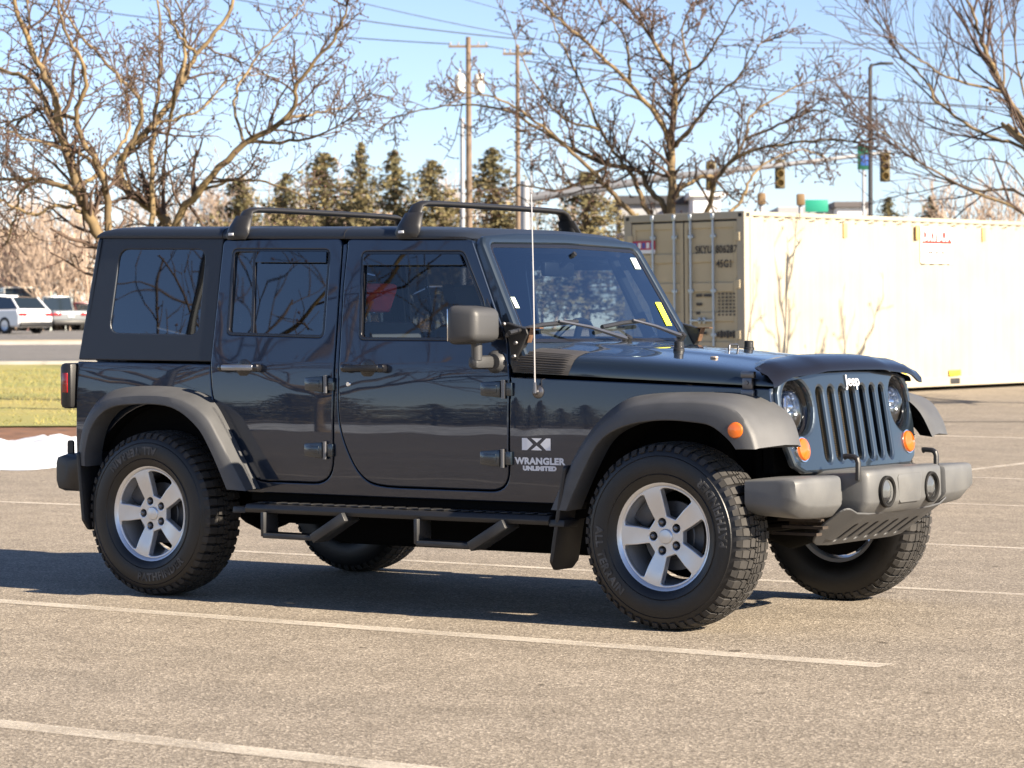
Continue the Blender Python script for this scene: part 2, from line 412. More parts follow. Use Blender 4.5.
# kerb of the road
bm = bmesh.new()
for d in (66.0, 93.0):
    V = [[gp(s, d, -.02), gp(s, d, .13), gp(s, d+.18, .13), gp(s, d+.18, -.02)] for s in range(-90, 91, 6)]
    rows(bm, V)
structure(obj('road_kerb', bm, mat('concrete', (.38, .36, .33), .85, var=.12, vscale=2), flat=True))

def snowbank():
    V = []; F = []; ns, nd = 420, 16
    for i in range(nd+1):
        for j in range(ns+1):
            s = lerp(-40, -2.5, j/ns); t = i/nd; d = lerp(25.0, 29.6, t)+(1.6*noise.noise(Vector((s*.45, 3, 0)))+.7*noise.noise(Vector((s*1.7, 8, 0))))*(1-t)+.5*noise.noise(Vector((s*.7, 4, 1)))*t
            h = max(0, math.sin(math.pi*t)**.6)*(.13+.16*noise.noise(Vector((s*.9, d*.7, 1)))+.10*noise.noise(Vector((s*2.6, d*2.1, 5)))+.09*noise.noise(Vector((s*6, d*5, 2))))
            V.append(gp(s, d, h+.004))
    for i in range(nd):
        for j in range(ns):
            a = i*(ns+1)+j; F.append((a, a+1, a+ns+2, a+ns+1))
    o = raw('snow_bank', V, F, mat('old_snow', (.50, .53, .58), .7, var=.25, vscale=3.5, bump=.6, bscale=9))
    tag(o, 'low melting bank of white snow along the edge of the brown dirt and lawn', 'snow')
snowbank()
def grass():
    r = random.Random(3); V = []; F = []; mi = []
    for _ in range(16000):
        s = r.uniform(-12.5, -3); d = r.uniform(33.2, 62); p = gp(s, d, .05); a = r.uniform(0, 6.28); h = r.uniform(.02, .06); w = r.uniform(.003, .009)
        if noise.noise(Vector((s*.5, d*.3, 0))) < -.2: h *= .5
        v = Vector((math.cos(a), math.sin(a), 0))*w; b = len(V); t = Vector((r.uniform(-.06, .06), r.uniform(-.06, .06), h))
        V += [p-v, p+v, p+t]; F.append((b, b+1, b+2)); mi.append(0 if r.random() < .6 else 1)
    o = raw('grass', V, F, [mat('straw_grass', (.29, .245, .075), .9), mat('green_grass', (.21, .215, .06), .9)], midx=mi)
    tag(o, 'short yellow green winter grass on the lawn beyond the snow', 'grass', kind='stuff')
grass()

# ================================================================== THE OFF-ROAD CAR  (X forward, right side = -Y, rear axle at X=0)
JEEP = thing('offroad_car', 'dark navy blue four door off-road car with grey fenders and two black roof bars', 'car', (1.5, 0, 0))
JEEP.location = (0, 0, 0)
def cr_spline(P, n):
    out = []; m = len(P)-1
    for i in range(n+1):
        t = i/n*m; k = min(int(t), m-1); f = t-k; p0, p1, p2, p3 = (Vector(P[max(0, min(m, k+q))]) for q in (-1, 0, 1, 2))
        out.append(.5*((2*p1)+(p2-p0)*f+(2*p0-5*p1+4*p2-p3)*f*f+(3*p1-p0-3*p2+p3)*f**3))
    return out
def hb(z): return .785-.13*(z-.8)**2 if z < 1.13 else .7708-.14*(z-1.13)
def tp(x): return 0 if x < 2.15 else .125*((x-2.15)/1.2)**1.35
def smap(sg, ex=0): return lambda u, v, d: (u, sg*(hb(v)-tp(u)-d+ex), v)
def cr2(P, n): return [(v.x, v.y) for v in cr_spline([(x, y, 0) for x, y in P], n)]
RD = rpoly([(.308, 1.743), (1.046, 1.732), (1.060, .969), (1.056, .577), (.580, .578), (.408, .813), (.314, .962), (.293, 1.132)], [.03, .03, .4, .12, .10, .3, .3, .3], 7)
FD = rpoly([(1.071, 1.729), (1.803, 1.707), (1.971, 1.376), (2.043, 1.249), (2.068, 1.08), (2.065, .570), (1.44, .571)], [.03, .03, .2, .12, .12, .10, 0], 7)+cr2([(1.376, .573), (1.310, .581), (1.257, .600), (1.205, .645), (1.160, .715), (1.122, .80), (1.102, .88), (1.094, .97)], 21)+[(1.086, 1.25), (1.078, 1.516)]
RW_ = rpoly([(.371, 1.697), (.980, 1.682), (.984, 1.261), (.377, 1.278)], .035)
FW_ = rpoly([(1.170, 1.668), (1.762, 1.656), (1.897, 1.422), (1.946, 1.245), (1.194, 1.251)], [.035, .05, .2, .03, .035])
QW = rpoly([(-.378, 1.711), (.194, 1.699), (.191, 1.279), (-.402, 1.291)], .06)
def arc(cx, cz, r, a0, a1, n=18): return [(cx+r*math.cos(R(lerp(a0, a1, i/n))), cz+r*math.sin(R(lerp(a0, a1, i/n)))) for i in range(n+1)]
def chain(poly, s, e):
    P = offs(poly if area2(poly) > 0 else poly[::-1], -.0055); near = lambda pt: min(range(len(P)), key=lambda i: (P[i][0]-pt[0])**2+(P[i][1]-pt[1])**2)
    i, j = near(s), near(e); return P[i:j+1] if i <= j else P[i:]+P[:j+1]
BODY = [(-.597, 1.148)]+chain(RD, (.288, 1.132), (1.050, 1.70))+chain(FD, (1.069, 1.71), (2.073, 1.085))+[(3.335, 1.037), (3.365, .80)]+arc(2.947, .42, .53, 44, 169)+[(2.40, .517), (.53, .519)]+arc(0, .42, .53, 11, 160)+[(-.55, .60), (-.597, .62)]

for sg in (-1, 1):
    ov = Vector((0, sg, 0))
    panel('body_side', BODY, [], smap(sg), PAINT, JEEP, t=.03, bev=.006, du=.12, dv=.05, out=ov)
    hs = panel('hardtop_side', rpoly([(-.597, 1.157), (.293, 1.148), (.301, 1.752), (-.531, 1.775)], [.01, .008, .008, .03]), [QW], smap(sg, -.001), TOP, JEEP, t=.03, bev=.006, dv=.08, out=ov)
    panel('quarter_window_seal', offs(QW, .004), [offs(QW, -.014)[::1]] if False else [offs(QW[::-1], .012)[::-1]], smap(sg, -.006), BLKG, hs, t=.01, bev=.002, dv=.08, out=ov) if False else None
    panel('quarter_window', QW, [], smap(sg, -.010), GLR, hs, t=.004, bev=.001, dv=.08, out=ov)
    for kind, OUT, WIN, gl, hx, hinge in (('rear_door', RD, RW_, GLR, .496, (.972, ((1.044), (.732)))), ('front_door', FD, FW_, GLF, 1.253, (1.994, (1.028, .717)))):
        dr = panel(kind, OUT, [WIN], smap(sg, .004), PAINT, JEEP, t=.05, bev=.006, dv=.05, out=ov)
        inw = WIN if area2(WIN) > 0 else WIN[::-1]
        panel('window_seal', inw, [offs(inw, .014)], smap(sg, .002), BLKG, dr, t=.02, bev=.002, dv=.08, out=ov)
        panel('window', offs(inw, .004), [], smap(sg, -.012), gl, dr, t=.003, bev=.001, dv=.08, out=ov)
        if kind == 'rear_door':
            panel('divider_bar', [(.495, 1.69), (.513, 1.69), (.543, 1.27), (.525, 1.27)], [], smap(sg, -.004), BLKG, dr, t=.015, bev=.002, dv=.1, out=ov)
            panel('wind_visor', [(.53, 1.683), (.965, 1.672), (.968, 1.618), (.53, 1.628)], [], smap(sg, .012), GLV, dr, t=.004, bev=.002, out=ov)
        else:
            panel('wind_visor', [(1.19, 1.655), (1.745, 1.644), (1.775, 1.592), (1.19, 1.602)], [], smap(sg, .012), GLV, dr, t=.004, bev=.002, out=ov)
        # handle: black cup, bar and end posts
        y = hb(1.12)+.004
        bm = bmesh.new(); lathe(bm, [(.0, .003), (.040, .003), (.046, .001), (.047, -.01)], (hx+.01, sg*y, 1.115), (0, sg, 0), 24)
        obj('handle_cup', bm, BLKG, dr)
        bm = bmesh.new()
        box(bm, (hx, sg*(y+.036), 1.12), (.20, .020, .030), .009, mi=0)
        for e in (-1, 1): box(bm, (hx+e*.105, sg*(y+.020), 1.12), (.045, .045, .040), .014, mi=1)
        obj('handle', bm, [BLK if kind == 'front_door' else mat('satin_handle', (.30, .31, .33), .3, .8), BLKG], dr)
        if kind == 'front_door':
            bm = bmesh.new(); lathe(bm, [(.0, .006), (.010, .006), (.013, .002), (.013, -.01)], (1.151, sg*(hb(1.04)+.003), 1.045), (0, sg, 0), 14); obj('lock', bm, CHROME, dr)
        for hz_ in hinge[1]:
            y = hb(hz_)+.004; bm = bmesh.new(); x = hinge[0]
            prism(bm, [(x-.07, hz_-.030), (x+.040, hz_-.038), (x+.040, hz_+.038), (x-.07, hz_+.030)], 'y', sg*(y-.01), sg*(y+.022), .007)
            box(bm, (x-.015, sg*(y+.022), hz_), (.075, .008, .036), .003)
            tube(bm, [(x+.052, sg*(y+.014), hz_-.042), (x+.052, sg*(y+.014), hz_+.042)], .010, 12, mi=1)
            box(bm, (x+.078, sg*(y+.004), hz_), (.035, .016, .06), .004)
            obj('hinge', bm, [PAINTF, STEEL], dr)
    if sg > 0: continue                  # the far door carries no mirror
    # mirror
    bm = bmesh.new()
    yo = sg*1.045; yi = sg*.815
    t = bmesh.new(); bmesh.ops.create_cube(t, size=1); bmesh.ops.scale(t, vec=(.155, .235, .182), verts=t.verts)
    for v in t.verts:
        if v.co.x > 0: v.co.z *= .80; v.co.y = v.co.y*.86
    bmesh.ops.bevel(t, geom=t.edges[:], offset=.034, segments=4, affect='EDGES', profile=.5, clamp_overlap=True); bmesh.ops.translate(t, vec=(1.985, sg*.93, 1.317), verts=t.verts); join(bm, t)
    mr = obj('side_mirror', bm, PLASTD, dr, 60)
    bm = bmesh.new(); tube(bm, [(1.985, sg*.915, 1.25), (1.985, sg*.912, 1.16)], [.026, .024], 12)
    box(bm, (1.975, sg*.862, 1.15), (.055, .15, .060), .02); lathe(bm, [(0, .03), (.038, .028), (.05, .014), (.055, 0)], (1.99, sg*(hb(1.15)), 1.15), (0, sg, 0), 18)
    obj('mirror_arm', bm, PLASTD, dr)
    bm = bmesh.new(); box(bm, (1.905, sg*.93, 1.317), (.006, .19, .145), .002); obj('mirror_glass', bm, CHROME, dr)
    bm = bmesh.new(); prism(bm, [(1.885, 1.25), (1.955, 1.25), (2.03, 1.25), (1.93, 1.44)], 'y', sg*(hb(1.3)+.003), sg*(hb(1.3)+.012), .003); obj('mirror_triangle', bm, BLKG, dr)

# roof
def zlow(x): return 1.754-.026*(x-.3)
bm = bmesh.new(); RWS = []
for x in [-.531, -.528, -.52, -.50, -.46, -.40]+[-.3+.2*i for i in range(10)]+[1.62, 1.70, 1.75, 1.79, 1.82, 1.838]:
    k = 1 if x > -.40 else math.sqrt(max(0, 1-((-.40-x)/.135)**2)); ys = 1-.10*max(0, (x-1.62)/.22)**2.5
    fr = ss((x-1.2)/.7)*.016+(.0 if x < 1.74 else (x-1.74)**2*1.4)
    zl = zlow(x)-(0 if x < 1.78 else .01)
    prof = []
    for y, z in ((.689, 0), (.692, .012), (.688, .028), (.672, .044), (.62, .055), (.45, .066), (.2, .073), (0, .075)):
        prof.append((y, z*(.3+.7*k)))
    z1 = 1.728
    pts = [(x, -y*ys, zl-.004+z-fr*(z > .02)) for y, z in prof]+[(x, y*ys, zl-.004+z-fr*(z > .02)) for y, z in prof[-2::-1]]
    RWS.append(pts)
rows(bm, RWS)
bm.faces.new([bm.verts.new(p) for p in RWS[0]])
roof = obj('roof', bm, TOP, JEEP, 50)
for x in (.302, 1.06):
    bm = bmesh.new()
    pts = [(x, y, z) for _, y, z in [min(RWS, key=lambda r: abs(r[0][0]-x))[i] for i in range(15)]]
    tube(bm, [(p[0], p[1], p[2]+.0005) for p in pts], .003, 5)
    obj('roof_joint', bm, BLK, roof)
bm = bmesh.new(); rows(bm, [[(x, y, 1.715) for y in (-.66, 0, .66)] for x in (-.5, .5, 1.8)]); obj('headliner', bm, mat('headliner_grey', (.35, .35, .35), .9), JEEP)

# windshield frame: a leaning slab, u across, v = height
def wmap(u, v, d):
    x = 1.872-.575*(v-1.705)-.02*(u/.7)**2
    return (x-d*.87, u, v-d*.5)
WF = rpoly([(-.684, 1.700), (-.655, 1.733), (-.40, 1.752), (0, 1.762), (.40, 1.752), (.655, 1.733), (.684, 1.700), (.768, 1.145), (-.768, 1.145)], [.05, .05, .2, .2, .2, .05, .05, .02, .02])
WG = rpoly([(-.628, 1.697), (0, 1.708), (.628, 1.697), (.695, 1.245), (-.695, 1.245)], [.05, .3, .05, .05, .05])
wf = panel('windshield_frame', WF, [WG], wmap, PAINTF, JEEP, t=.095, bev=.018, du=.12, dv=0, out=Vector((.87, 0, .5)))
panel('windshield_seal', WG, [offs(WG if area2(WG) > 0 else WG[::-1], .016)], lambda u, v, d: wmap(u, v, d+.012), BLKG, wf, t=.006, bev=.002, du=.12, dv=0, out=Vector((.87, 0, .5)))
panel('windshield', offs(WG if area2(WG) > 0 else WG[::-1], .002), [], lambda u, v, d: wmap(u, v, d+.015), GLW, wf, t=.004, bev=.001, du=.12, dv=0, out=Vector((.87, 0, .5)))
def sticker(u0, u1, v0, v1, c, nm):
    bm = bmesh.new(); q = [wmap(u, v, .011) for u, v in ((u0, v0), (u1, v0), (u1+.0, v1), (u0, v1))]; bm.faces.new([bm.verts.new(p) for p in q])
    return obj('windshield_sticker', bm, mat(nm, c, .5), wf)
sticker(.575, .63, 1.32, 1.435, (.85, .85, .05), 'yellow_sticker'); sticker(.545, .60, 1.60, 1.655, (.55, .70, .74), 'pale_sticker'); sticker(-.655, -.625, 1.40, 1.45, (.55, .68, .6), 'green_sticker')
# interior mirror
bm = bmesh.new(); box(bm, (1.80, .02, 1.585), (.03, .26, .07), .014); tube(bm, [(1.82, .02, 1.60), (1.90, .02, 1.66)], .012); obj('rear_view_mirror', bm, BLK, JEEP)

# inner tub, floor, firewall, dashboard, seats, sport bar
bm = bmesh.new()
box(bm, (.75, 0, .545), (2.72, 1.42, .03)); 
for s in (-1, 1): box(bm, (.75, s*.705, .82), (2.70, .03, .56))
box(bm, (2.13, 0, .85), (.04, 1.40, .62)); box(bm, (-.575, 0, .80), (.03, 1.44, .56))
for s in (-1, 1): box(bm, (-.05, s*.62, .80), (.95, .16, .5))
obj('inner_tub', bm, DARK, JEEP)
bm = bmesh.new(); box(bm, (1.93, 0, 1.08), (.34, 1.36, .24), .05); box(bm, (1.80, .36, 1.16), (.12, .34, .08), .03); obj('dashboard', bm, mat('dash_grey', (.07, .07, .072), .7), JEEP)
bm = bmesh.new(); RWS2 = []
ax = Vector((-.90, 0, .43)).normalized(); uu = Vector((0, 1, 0)); ww = ax.cross(uu); cc = Vector((1.62, .37, 1.17))
ring = [cc+(uu*math.cos(a)+ww*math.sin(a))*.19 for a in [2*math.pi*i/28 for i in range(29)]]; tube(bm, ring, .015, 8, caps=False)
for a in (0, math.pi, -math.pi/2): tube(bm, [cc+ax*-.03, cc+(uu*math.cos(a)+ww*math.sin(a))*.185], .018, 6)
lathe(bm, [(0, .02), (.06, .015), (.07, -.03)], cc, ax, 16); tube(bm, [cc, cc-ax*.25], .03, 8); obj('steering_wheel', bm, BLK, JEEP)
def seat(x, y, w, bench=False):
    bm = bmesh.new(); box(bm, (x+.22, y, .80), (.50, w, .18), .05); box(bm, (x-.03, y, 1.06), (.15, w*.94, .56), .05, Matrix.Rotation(R(-14), 3, 'Y'))
    st = obj('seat', bm, SEATM, JEEP)
    for yy in ([y] if not bench else [y-.36, y+.36]):
        bm = bmesh.new(); ww_ = .155 if not bench else .10; prism(bm, rpoly([(yy-ww_, 1.525), (yy+ww_, 1.525), (yy+ww_*.5, 1.385), (yy-ww_*.5, 1.385)], .03), 'x', x-.17, x-.09, .012)
        h = obj('headrest', bm, REDC if yy < 0 else SEATM, st)
        for e in (-.05, .05):
            bm = bmesh.new(); tube(bm, [(x-.12, yy+e, 1.30), (x-.13, yy+e, 1.42)], .008, 6)
            obj('headrest_post', bm, CHROME, h)
seat(1.12, .37, .52); seat(1.12, -.37, .52); seat(.22, 0, 1.2, True)
bm = bmesh.new()
for x in (.98, -.35):
    tube(bm, [(x, -.64, .6), (x, -.63, 1.25), (x, -.59, 1.60), (x, -.52, 1.68), (x, .52, 1.68), (x, .59, 1.60), (x, .63, 1.25), (x, .64, .6)], .032, 10)
for s in (-1, 1): tube(bm, [(-.35, s*.54, 1.68), (.98, s*.54, 1.68), (1.75, s*.56, 1.67), (1.95, s*.62, 1.25)], .03, 10)
obj('sport_bar', bm, mat('bar_pad', (.02, .02, .02), .85), JEEP)

# hood
def zs(x): return 1.098-.0455*(x-2.08)
def zc(x):
    P = ((2.0, 1.250), (2.1, 1.247), (2.7, 1.205), (3.0, 1.177), (3.2, 1.150), (3.30, 1.128), (3.36, 1.095), (3.40, 1.06))
    for (a, b), (c, d) in zip(P, P[1:]):
        if x <= c: return lerp(b, d, (x-a)/(c-a))
    return P[-1][1]
HP = ((1.0, 0), (1.0, .14), (.994, .33), (.972, .50), (.93, .62), (.85, .72), (.70, .80), (.56, .86), (.50, .89), (.455, .935), (.41, .965), (.33, .98), (.18, .992), (0, 1.0))
def hoodpt(x, y):                        # surface point at x, signed fraction index helper
    w = hb(1.08)-tp(x)+.002; h = zc(x)-zs(x)-.006; a = abs(y)/w
    for (f0, z0), (f1, z1) in zip(HP, HP[1:]):
        if f1 <= a <= f0: return zs(x)+.006+h*(lerp(z0, z1, (f0-a)/max(1e-6, f0-f1)))
    return zs(x)+.006
def hoodrow(x, e=0, prof=HP):
    w = hb(1.08)-tp(x)+.002; h = zc(x)-zs(x)-.006; z0 = zs(x)+.006
    L = [(x, -(w*f+e*(f > .9)), z0+h*z+e*(z > .4)) for f, z in prof]; return L+[(p[0], -p[1], p[2]) for p in L[-2::-1]]
bm = bmesh.new(); rows(bm, [hoodrow(x) for x in [2.085, 2.09]+[2.12+.08*i for i in range(15)]+[3.28, 3.31, 3.335, 3.355]])
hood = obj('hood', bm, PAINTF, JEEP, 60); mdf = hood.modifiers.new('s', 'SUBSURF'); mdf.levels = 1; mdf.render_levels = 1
# ridged black corner guards at the back of the hood
for sg in (-1, 1):
    bm = bmesh.new(); RW2 = []
    w = hb(1.08)
    fr = []
    for i in range(56):
        t = i/55; # along the cross section from seam to t=.72*width
        k = t*5.4; j = int(k); f0, z0 = HP[j]; f1, z1 = HP[j+1]; fr.append((lerp(f0, f1, k-j), lerp(z0, z1, k-j)))
    for q in range(15):
        row = []
        for i, (f, z) in enumerate(fr):
            x1 = 2.375+.02*math.sin(z*3)
            x = lerp(2.088, x1, q/14); ww_ = hb(1.08)-tp(x)+.002; h = zc(x)-zs(x)-.006
            rid = .0045+(.0045*(1 if (i % 4) < 2 else 0) if 1 < q < 13 and i < 44 else 0); 
            if q in (0, 14): rid = .0
            row.append((x, sg*(ww_*f+rid*(1-ss((z-.3)/.6))), zs(x)+.006+h*z+rid*(.3+.7*ss(z/.6))))
        RW2.append(row)
    rows(bm, RW2); obj('hood_corner_guard', bm, mat('faded_black_plastic', (.045, .042, .04), .5), hood, 30)
for sg in (-1, 1):
    bm = bmesh.new(); z = hoodpt(2.68, .317); lathe(bm, [(.026, -.01), (.026, .006), (.022, .010), (.022, .036), (.018, .040), (0, .040)], (2.68, sg*.317, z), (0, 0, 1), 16); obj('hood_bumper', bm, BLK, hood)
    bm = bmesh.new(); z = hoodpt(2.95, .42)
    x = 3.245; yy = hb(1.05)-tp(x)+.006; z0 = zs(x)
    for cz, hh, ww2, e in ((z0+.052, .030, .066, .024), (z0+.014, .05, .048, .02), (z0-.030, .040, .060, .022)):
        box(bm, (x, sg*(yy+e*.5-.006*(cz > z0+.03)), cz), (ww2, e, hh), .005)
    lathe(bm, [(0, .004), (.009, .004), (.01, 0)], (x, sg*(yy+.022), z0+.018), (0, sg, 0), 10)
    obj('hood_latch', bm, STEEL, hood)
    bm = bmesh.new(); zz = hoodpt(2.93, .43); box(bm, (2.93, sg*.43, zz+.004), (.03, .022, .010), .003); obj('washer_nozzle', bm, mat('beige_plastic', (.45, .36, .28), .5), hood)
bm = bmesh.new(); z = hoodpt(2.78, 0); tube(bm, [(2.78, -.04, z-.005), (2.78, -.04, z+.020), (2.78, -.03, z+.026), (2.78, .03, z+.026), (2.78, .04, z+.020), (2.78, .04, z-.005)], .005, 8); obj('footman_loop', bm, STEEL, hood)
# hood deflector
bm = bmesh.new(); RW3 = []
for i in range(41):
    y = lerp(-.70, .70, i/40); a = abs(y)/.70; c = .03*a*a; e = ss((a-.80)/.20)
    zt = hoodpt(3.20, min(abs(y), .58)) - .016*e + .010*(1-e); dr_ = .050+.014*e
    bk = .225*ss((a-.55)/.45); RW3.append([(3.10-c*.2+bk, y*.985, zt-.012), (3.16-c*.3+bk*.7, y, zt+.012), (3.25-c*.6+bk*.25, y*1.004, zt+.022), (3.33-c, y*1.008, zt+.012), (3.385-c, y*1.01, zt-.012), (3.412-c, y*1.01, zt-dr_*.65), (3.415-c, y*1.008, zt-dr_), (3.405-c, y*1.0, zt-dr_)])
rows(bm, RW3); hd = obj('hood_deflector', bm, mat('smoked_acrylic', (.007, .007, .009), .14, spec=.45), JEEP, 60)
# cowl grille panel between hood and glass
bm = bmesh.new(); RW4 = []
for x, dz in ((2.03, -.03), (2.07, .0), (2.10, -.006), (2.12, -.04)): RW4.append([(x, w*(hb(1.1)-.012), lerp(1.14, 1.247, 1-abs(w)**2.2)+dz) for w in [-1+i/10 for i in range(21)]])
rows(bm, RW4); obj('cowl', bm, PAINTF, JEEP, 60)
# wipers
def onw(px, py, lift):
    P0 = Vector(wmap(0, 1.4, -lift)); n = Vector((.87, 0, .5)); d = fw+cr*((px-512)/FPX)-cu*((py-384)/FPX); t = (P0-CAMP).dot(n)/d.dot(n); return CAMP+d*t
for bl, ar in ((((509, 333), (541, 325), (577, 321.5)), ((628, 339), (590, 327), (559, 321))), (((602, 327), (622, 323), (644, 320.5)), ((682, 336), (655, 326), (633, 320)))):
    bm = bmesh.new(); tube(bm, [onw(*p, .012) for p in bl], .011, 6); tube(bm, [onw(*ar[0], .03), onw(*ar[1], .05), onw(*ar[2], .03)], [.013, .009, .006], 6, mi=1)
    lathe(bm, [(0, .02), (.018, .016), (.02, -.02)], onw(*ar[0], .03), (.6, 0, .8), 12); obj('wiper', bm, [BLK, STEEL], JEEP)
# windshield hinge brackets and rusty lamp brackets
for sg in (-1, 1):
    y = sg*(hb(1.2)+.002); bm = bmesh.new()
    prism(bm, rpoly([(2.02, 1.335), (2.155, 1.30), (2.165, 1.275), (2.10, 1.16), (2.075, 1.16), (2.06, 1.25)], .012), 'y', y-sg*.03, y+sg*.010, .004)
    for x, z in ((2.035, 1.32), (2.055, 1.27), (2.095, 1.285), (2.10, 1.235), (2.09, 1.175), (2.092, 1.125)): lathe(bm, [(0, .010), (.009, .008), (.012, 0)], (x, y+sg*(.010 if z > 1.15 else .004), z), (0, sg, 0), 8, mi=1)
    obj('hinge_bracket', bm, [BLK, STEEL], JEEP)
    bm = bmesh.new(); box(bm, (2.185, sg*.745, 1.302), (.075, .035, .006), .002); box(bm, (2.165, sg*.745, 1.27), (.007, .035, .07), .002, Matrix.Rotation(R(20), 3, 'Y'))
    obj('lamp_bracket', bm, RUST, JEEP)
# antenna
bm = bmesh.new(); y = hb(1.017)-tp(2.223)
lathe(bm, [(.030, -.01), (.030, .003), (.024, .009), (.012, .014), (.010, .028), (0, .03)], (2.223, -y, 1.017), (0, -1, 0), 20); tube(bm, [(2.223, -y-.024, 1.012), (2.222, -y-.024, 1.06)], [.010, .007], 10)
tube(bm, [(2.222, -y-.024, 1.05), (2.215, -y-.022, 1.5), (2.205, -y-.02, 1.90)], [.0038, .0032, .0028], 6, mi=1); lathe(bm, [(0, .006), (.006, 0), (0, -.006)], (2.205, -y-.02, 1.905), (0, 0, 1), 8, mi=1)
obj('antenna', bm, [STEEL, mat('antenna_metal', (.55, .52, .50), .35, .6)], JEEP)

# grille
def gmap(u, v, d): return (3.402-.17*(v-.95)-.085*u*u-d, u, v)
GO = [(-.50, .668), (.50, .668), (.575, .70), (.615, .80), (.632, .92), (.625, 1.02), (.59, 1.075), (.40, 1.105), (.2, 1.117), (0, 1.12), (-.2, 1.117), (-.40, 1.105), (-.59, 1.075), (-.625, 1.02), (-.632, .92), (-.615, .80), (-.575, .70)]
GO = rpoly(GO, .03, 3)
slots = []
for k in range(-3, 4):
    c = k*.098; w = .027; slots.append([(c+w*math.cos(a), 1.005+w*1.2*math.sin(a)) for a in [math.pi*i/10 for i in range(11)]]+[(c+w*math.cos(a), .745+w*1.2*math.sin(a)) for a in [math.pi+math.pi*i/10 for i in range(11)]])
HL = [circ(s*.482, .953, .116, 32, .120) for s in (-1, 1)]
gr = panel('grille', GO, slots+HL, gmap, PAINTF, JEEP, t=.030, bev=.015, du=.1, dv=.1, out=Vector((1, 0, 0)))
bm = bmesh.new()
xs = lambda z: 3.372-.17*(z-.95)
V4 = [bm.verts.new((xs(z)-.034, y, z)) for y, z in ((-.345, .70), (.06, .70), (.06, 1.045), (-.345, 1.045))]; bm.faces.new(V4)
for i in range(33): z = .705+i*.0103; box(bm, (xs(z)-.028, -.1425, z), (.006, .40, .0045))
obj('radiator_screen', bm, MESHG, gr, flat=True)
bm = bmesh.new(); box(bm, (3.27, 0, .88), (.05, 1.1, .42)); obj('radiator', bm, DARK, gr)
for sg in (-1, 1):
    bm = bmesh.new(); c = Vector(gmap(sg*.482, .953, 0)); ax = Vector((1, 0, .12)).normalized(); ax = Vector((1, 0, .17)).normalized()
    lathe(bm, [(.128, -.020), (.120, -.028), (.112, -.045), (.104, -.075)], c, ax, 32)
    lathe(bm, [(0, -.070), (.105, -.070)], c, ax, 32)
    hl = obj('headlight', bm, BLKG, JEEP)
    bm = bmesh.new(); u = Vector((0, 1, 0)); w = ax.cross(u)
    for dy, dz, r in ((0, .010, .066),):
        p = c+u*dy+w*dz
        lathe(bm, [(r, -.035), (r*.92, -.030), (r*.80, -.048), (r*.55, -.064), (0, -.068)], p, ax, 8)
        lathe(bm, [(.026, -.066), (.024, -.040), (.015, -.030), (0, -.026)], p, ax, 16)
    for k in range(8):
        a = 2*math.pi*(k+.5)/8; p = c+w*.012+u*math.cos(a)*.04+w*math.sin(a)*.04; box(bm, p-ax*.050, (.03, .004, .03), .001, Matrix.Rotation(-a, 3, 'X'))
    for k in (-1, 1): box(bm, c+w*(k*.084)-ax*.055, (.03, .12, .006), .001); box(bm, c+w*(k*.072)-ax*.060, (.03, .15, .005), .001)
    obj('reflector', bm, mat('dark_chrome', (.70, .72, .75), .14, 1), hl, 20)
    bm = bmesh.new(); lathe(bm, [(.111, -.040), (.09, -.026), (.05, -.014), (0, -.010)], c, ax, 32); obj('lens', bm, LENS, hl)
    bm = bmesh.new(); c2 = Vector(gmap(sg*.503, .773, 0)); lathe(bm, [(.056, -.004), (.055, .005), (.050, .005)], c2, ax, 28, mi=1); lathe(bm, [(.050, .005), (.046, .014), (.032, .021), (0, .024)], c2, ax, 28)
    obj('turn_signal', bm, [ORANGE, CHROME], JEEP)
# emblem on the grille
bm = textmesh('Jeep', .072, lambda x, y, d: gmap(x, 1.060+y, -.003-d), .004, .0004, 1.05)
obj('grille_emblem', bm, WHITEP, gr, 0, True)

# fender flares
def flare(A, B, Cc, ya, yb=-.918, yc=-.930, sg=-1):
    n = 48; ya = ya if isinstance(ya, list) else [ya]*len(A)
    a = cr_spline([(p[0], y, p[1]) for p, y in zip(A, ya)], n); b = cr_spline([(p[0], yb, p[1]) for p in B], n); c = cr_spline([(p[0], yc, p[1]) for p in Cc], n)
    bm = bmesh.new(); RW5 = []
    for p, q, r_ in zip(a, b, c):
        i_ = Vector((r_.x*.98+p.x*.02, -.80, r_.z)); m = q*.9+p*.1+Vector((0, 0, .003)); m2 = q*.9+r_*.1+Vector((0, -.004, 0))
        pp = p*.7+q*.3+Vector((0, 0, .006)); mid = q*.35+r_*.65+Vector((0, -.003, 0)); c1 = r_+Vector((0, .004, -.004)); c2 = r_+Vector((0, .016, -.003))
        L = [p+Vector((0, .03, -.01)), p, pp, m, q*.985+p*.008+r_*.007, m2, mid, r_, c1, c2, i_]
        RW5.append([(v.x, v.y*(-sg), v.z) for v in L])
    rows(bm, RW5)
    for r_ in (RW5[0], RW5[-1]): bm.faces.new([bm.verts.new(v) for v in r_])
    return obj('fender_flare', bm, PLAST, JEEP, 42)
RA = [(-.560, .63), (-.555, .72), (-.51, .89), (-.37, 1.0), (-.15, 1.030), (.13, 1.020), (.30, .972), (.425, .825), (.605, .535)]
RB = [(-.455, .63), (-.45, .72), (-.40, .86), (-.29, .952), (-.07, .985), (.19, .975), (.37, .90), (.475, .77), (.635, .535)]
RC = [(-.40, .63), (-.398, .709), (-.349, .835), (-.24, .92), (-.061, .944), (.168, .932), (.328, .845), (.422, .726), (.525, .540)]
FA = [(2.300, .505), (2.385, .68), (2.51, .86), (2.65, .975), (2.80, 1.013), (3.05, 1.022), (3.27, 1.010), (3.41, .93), (3.475, .80)]
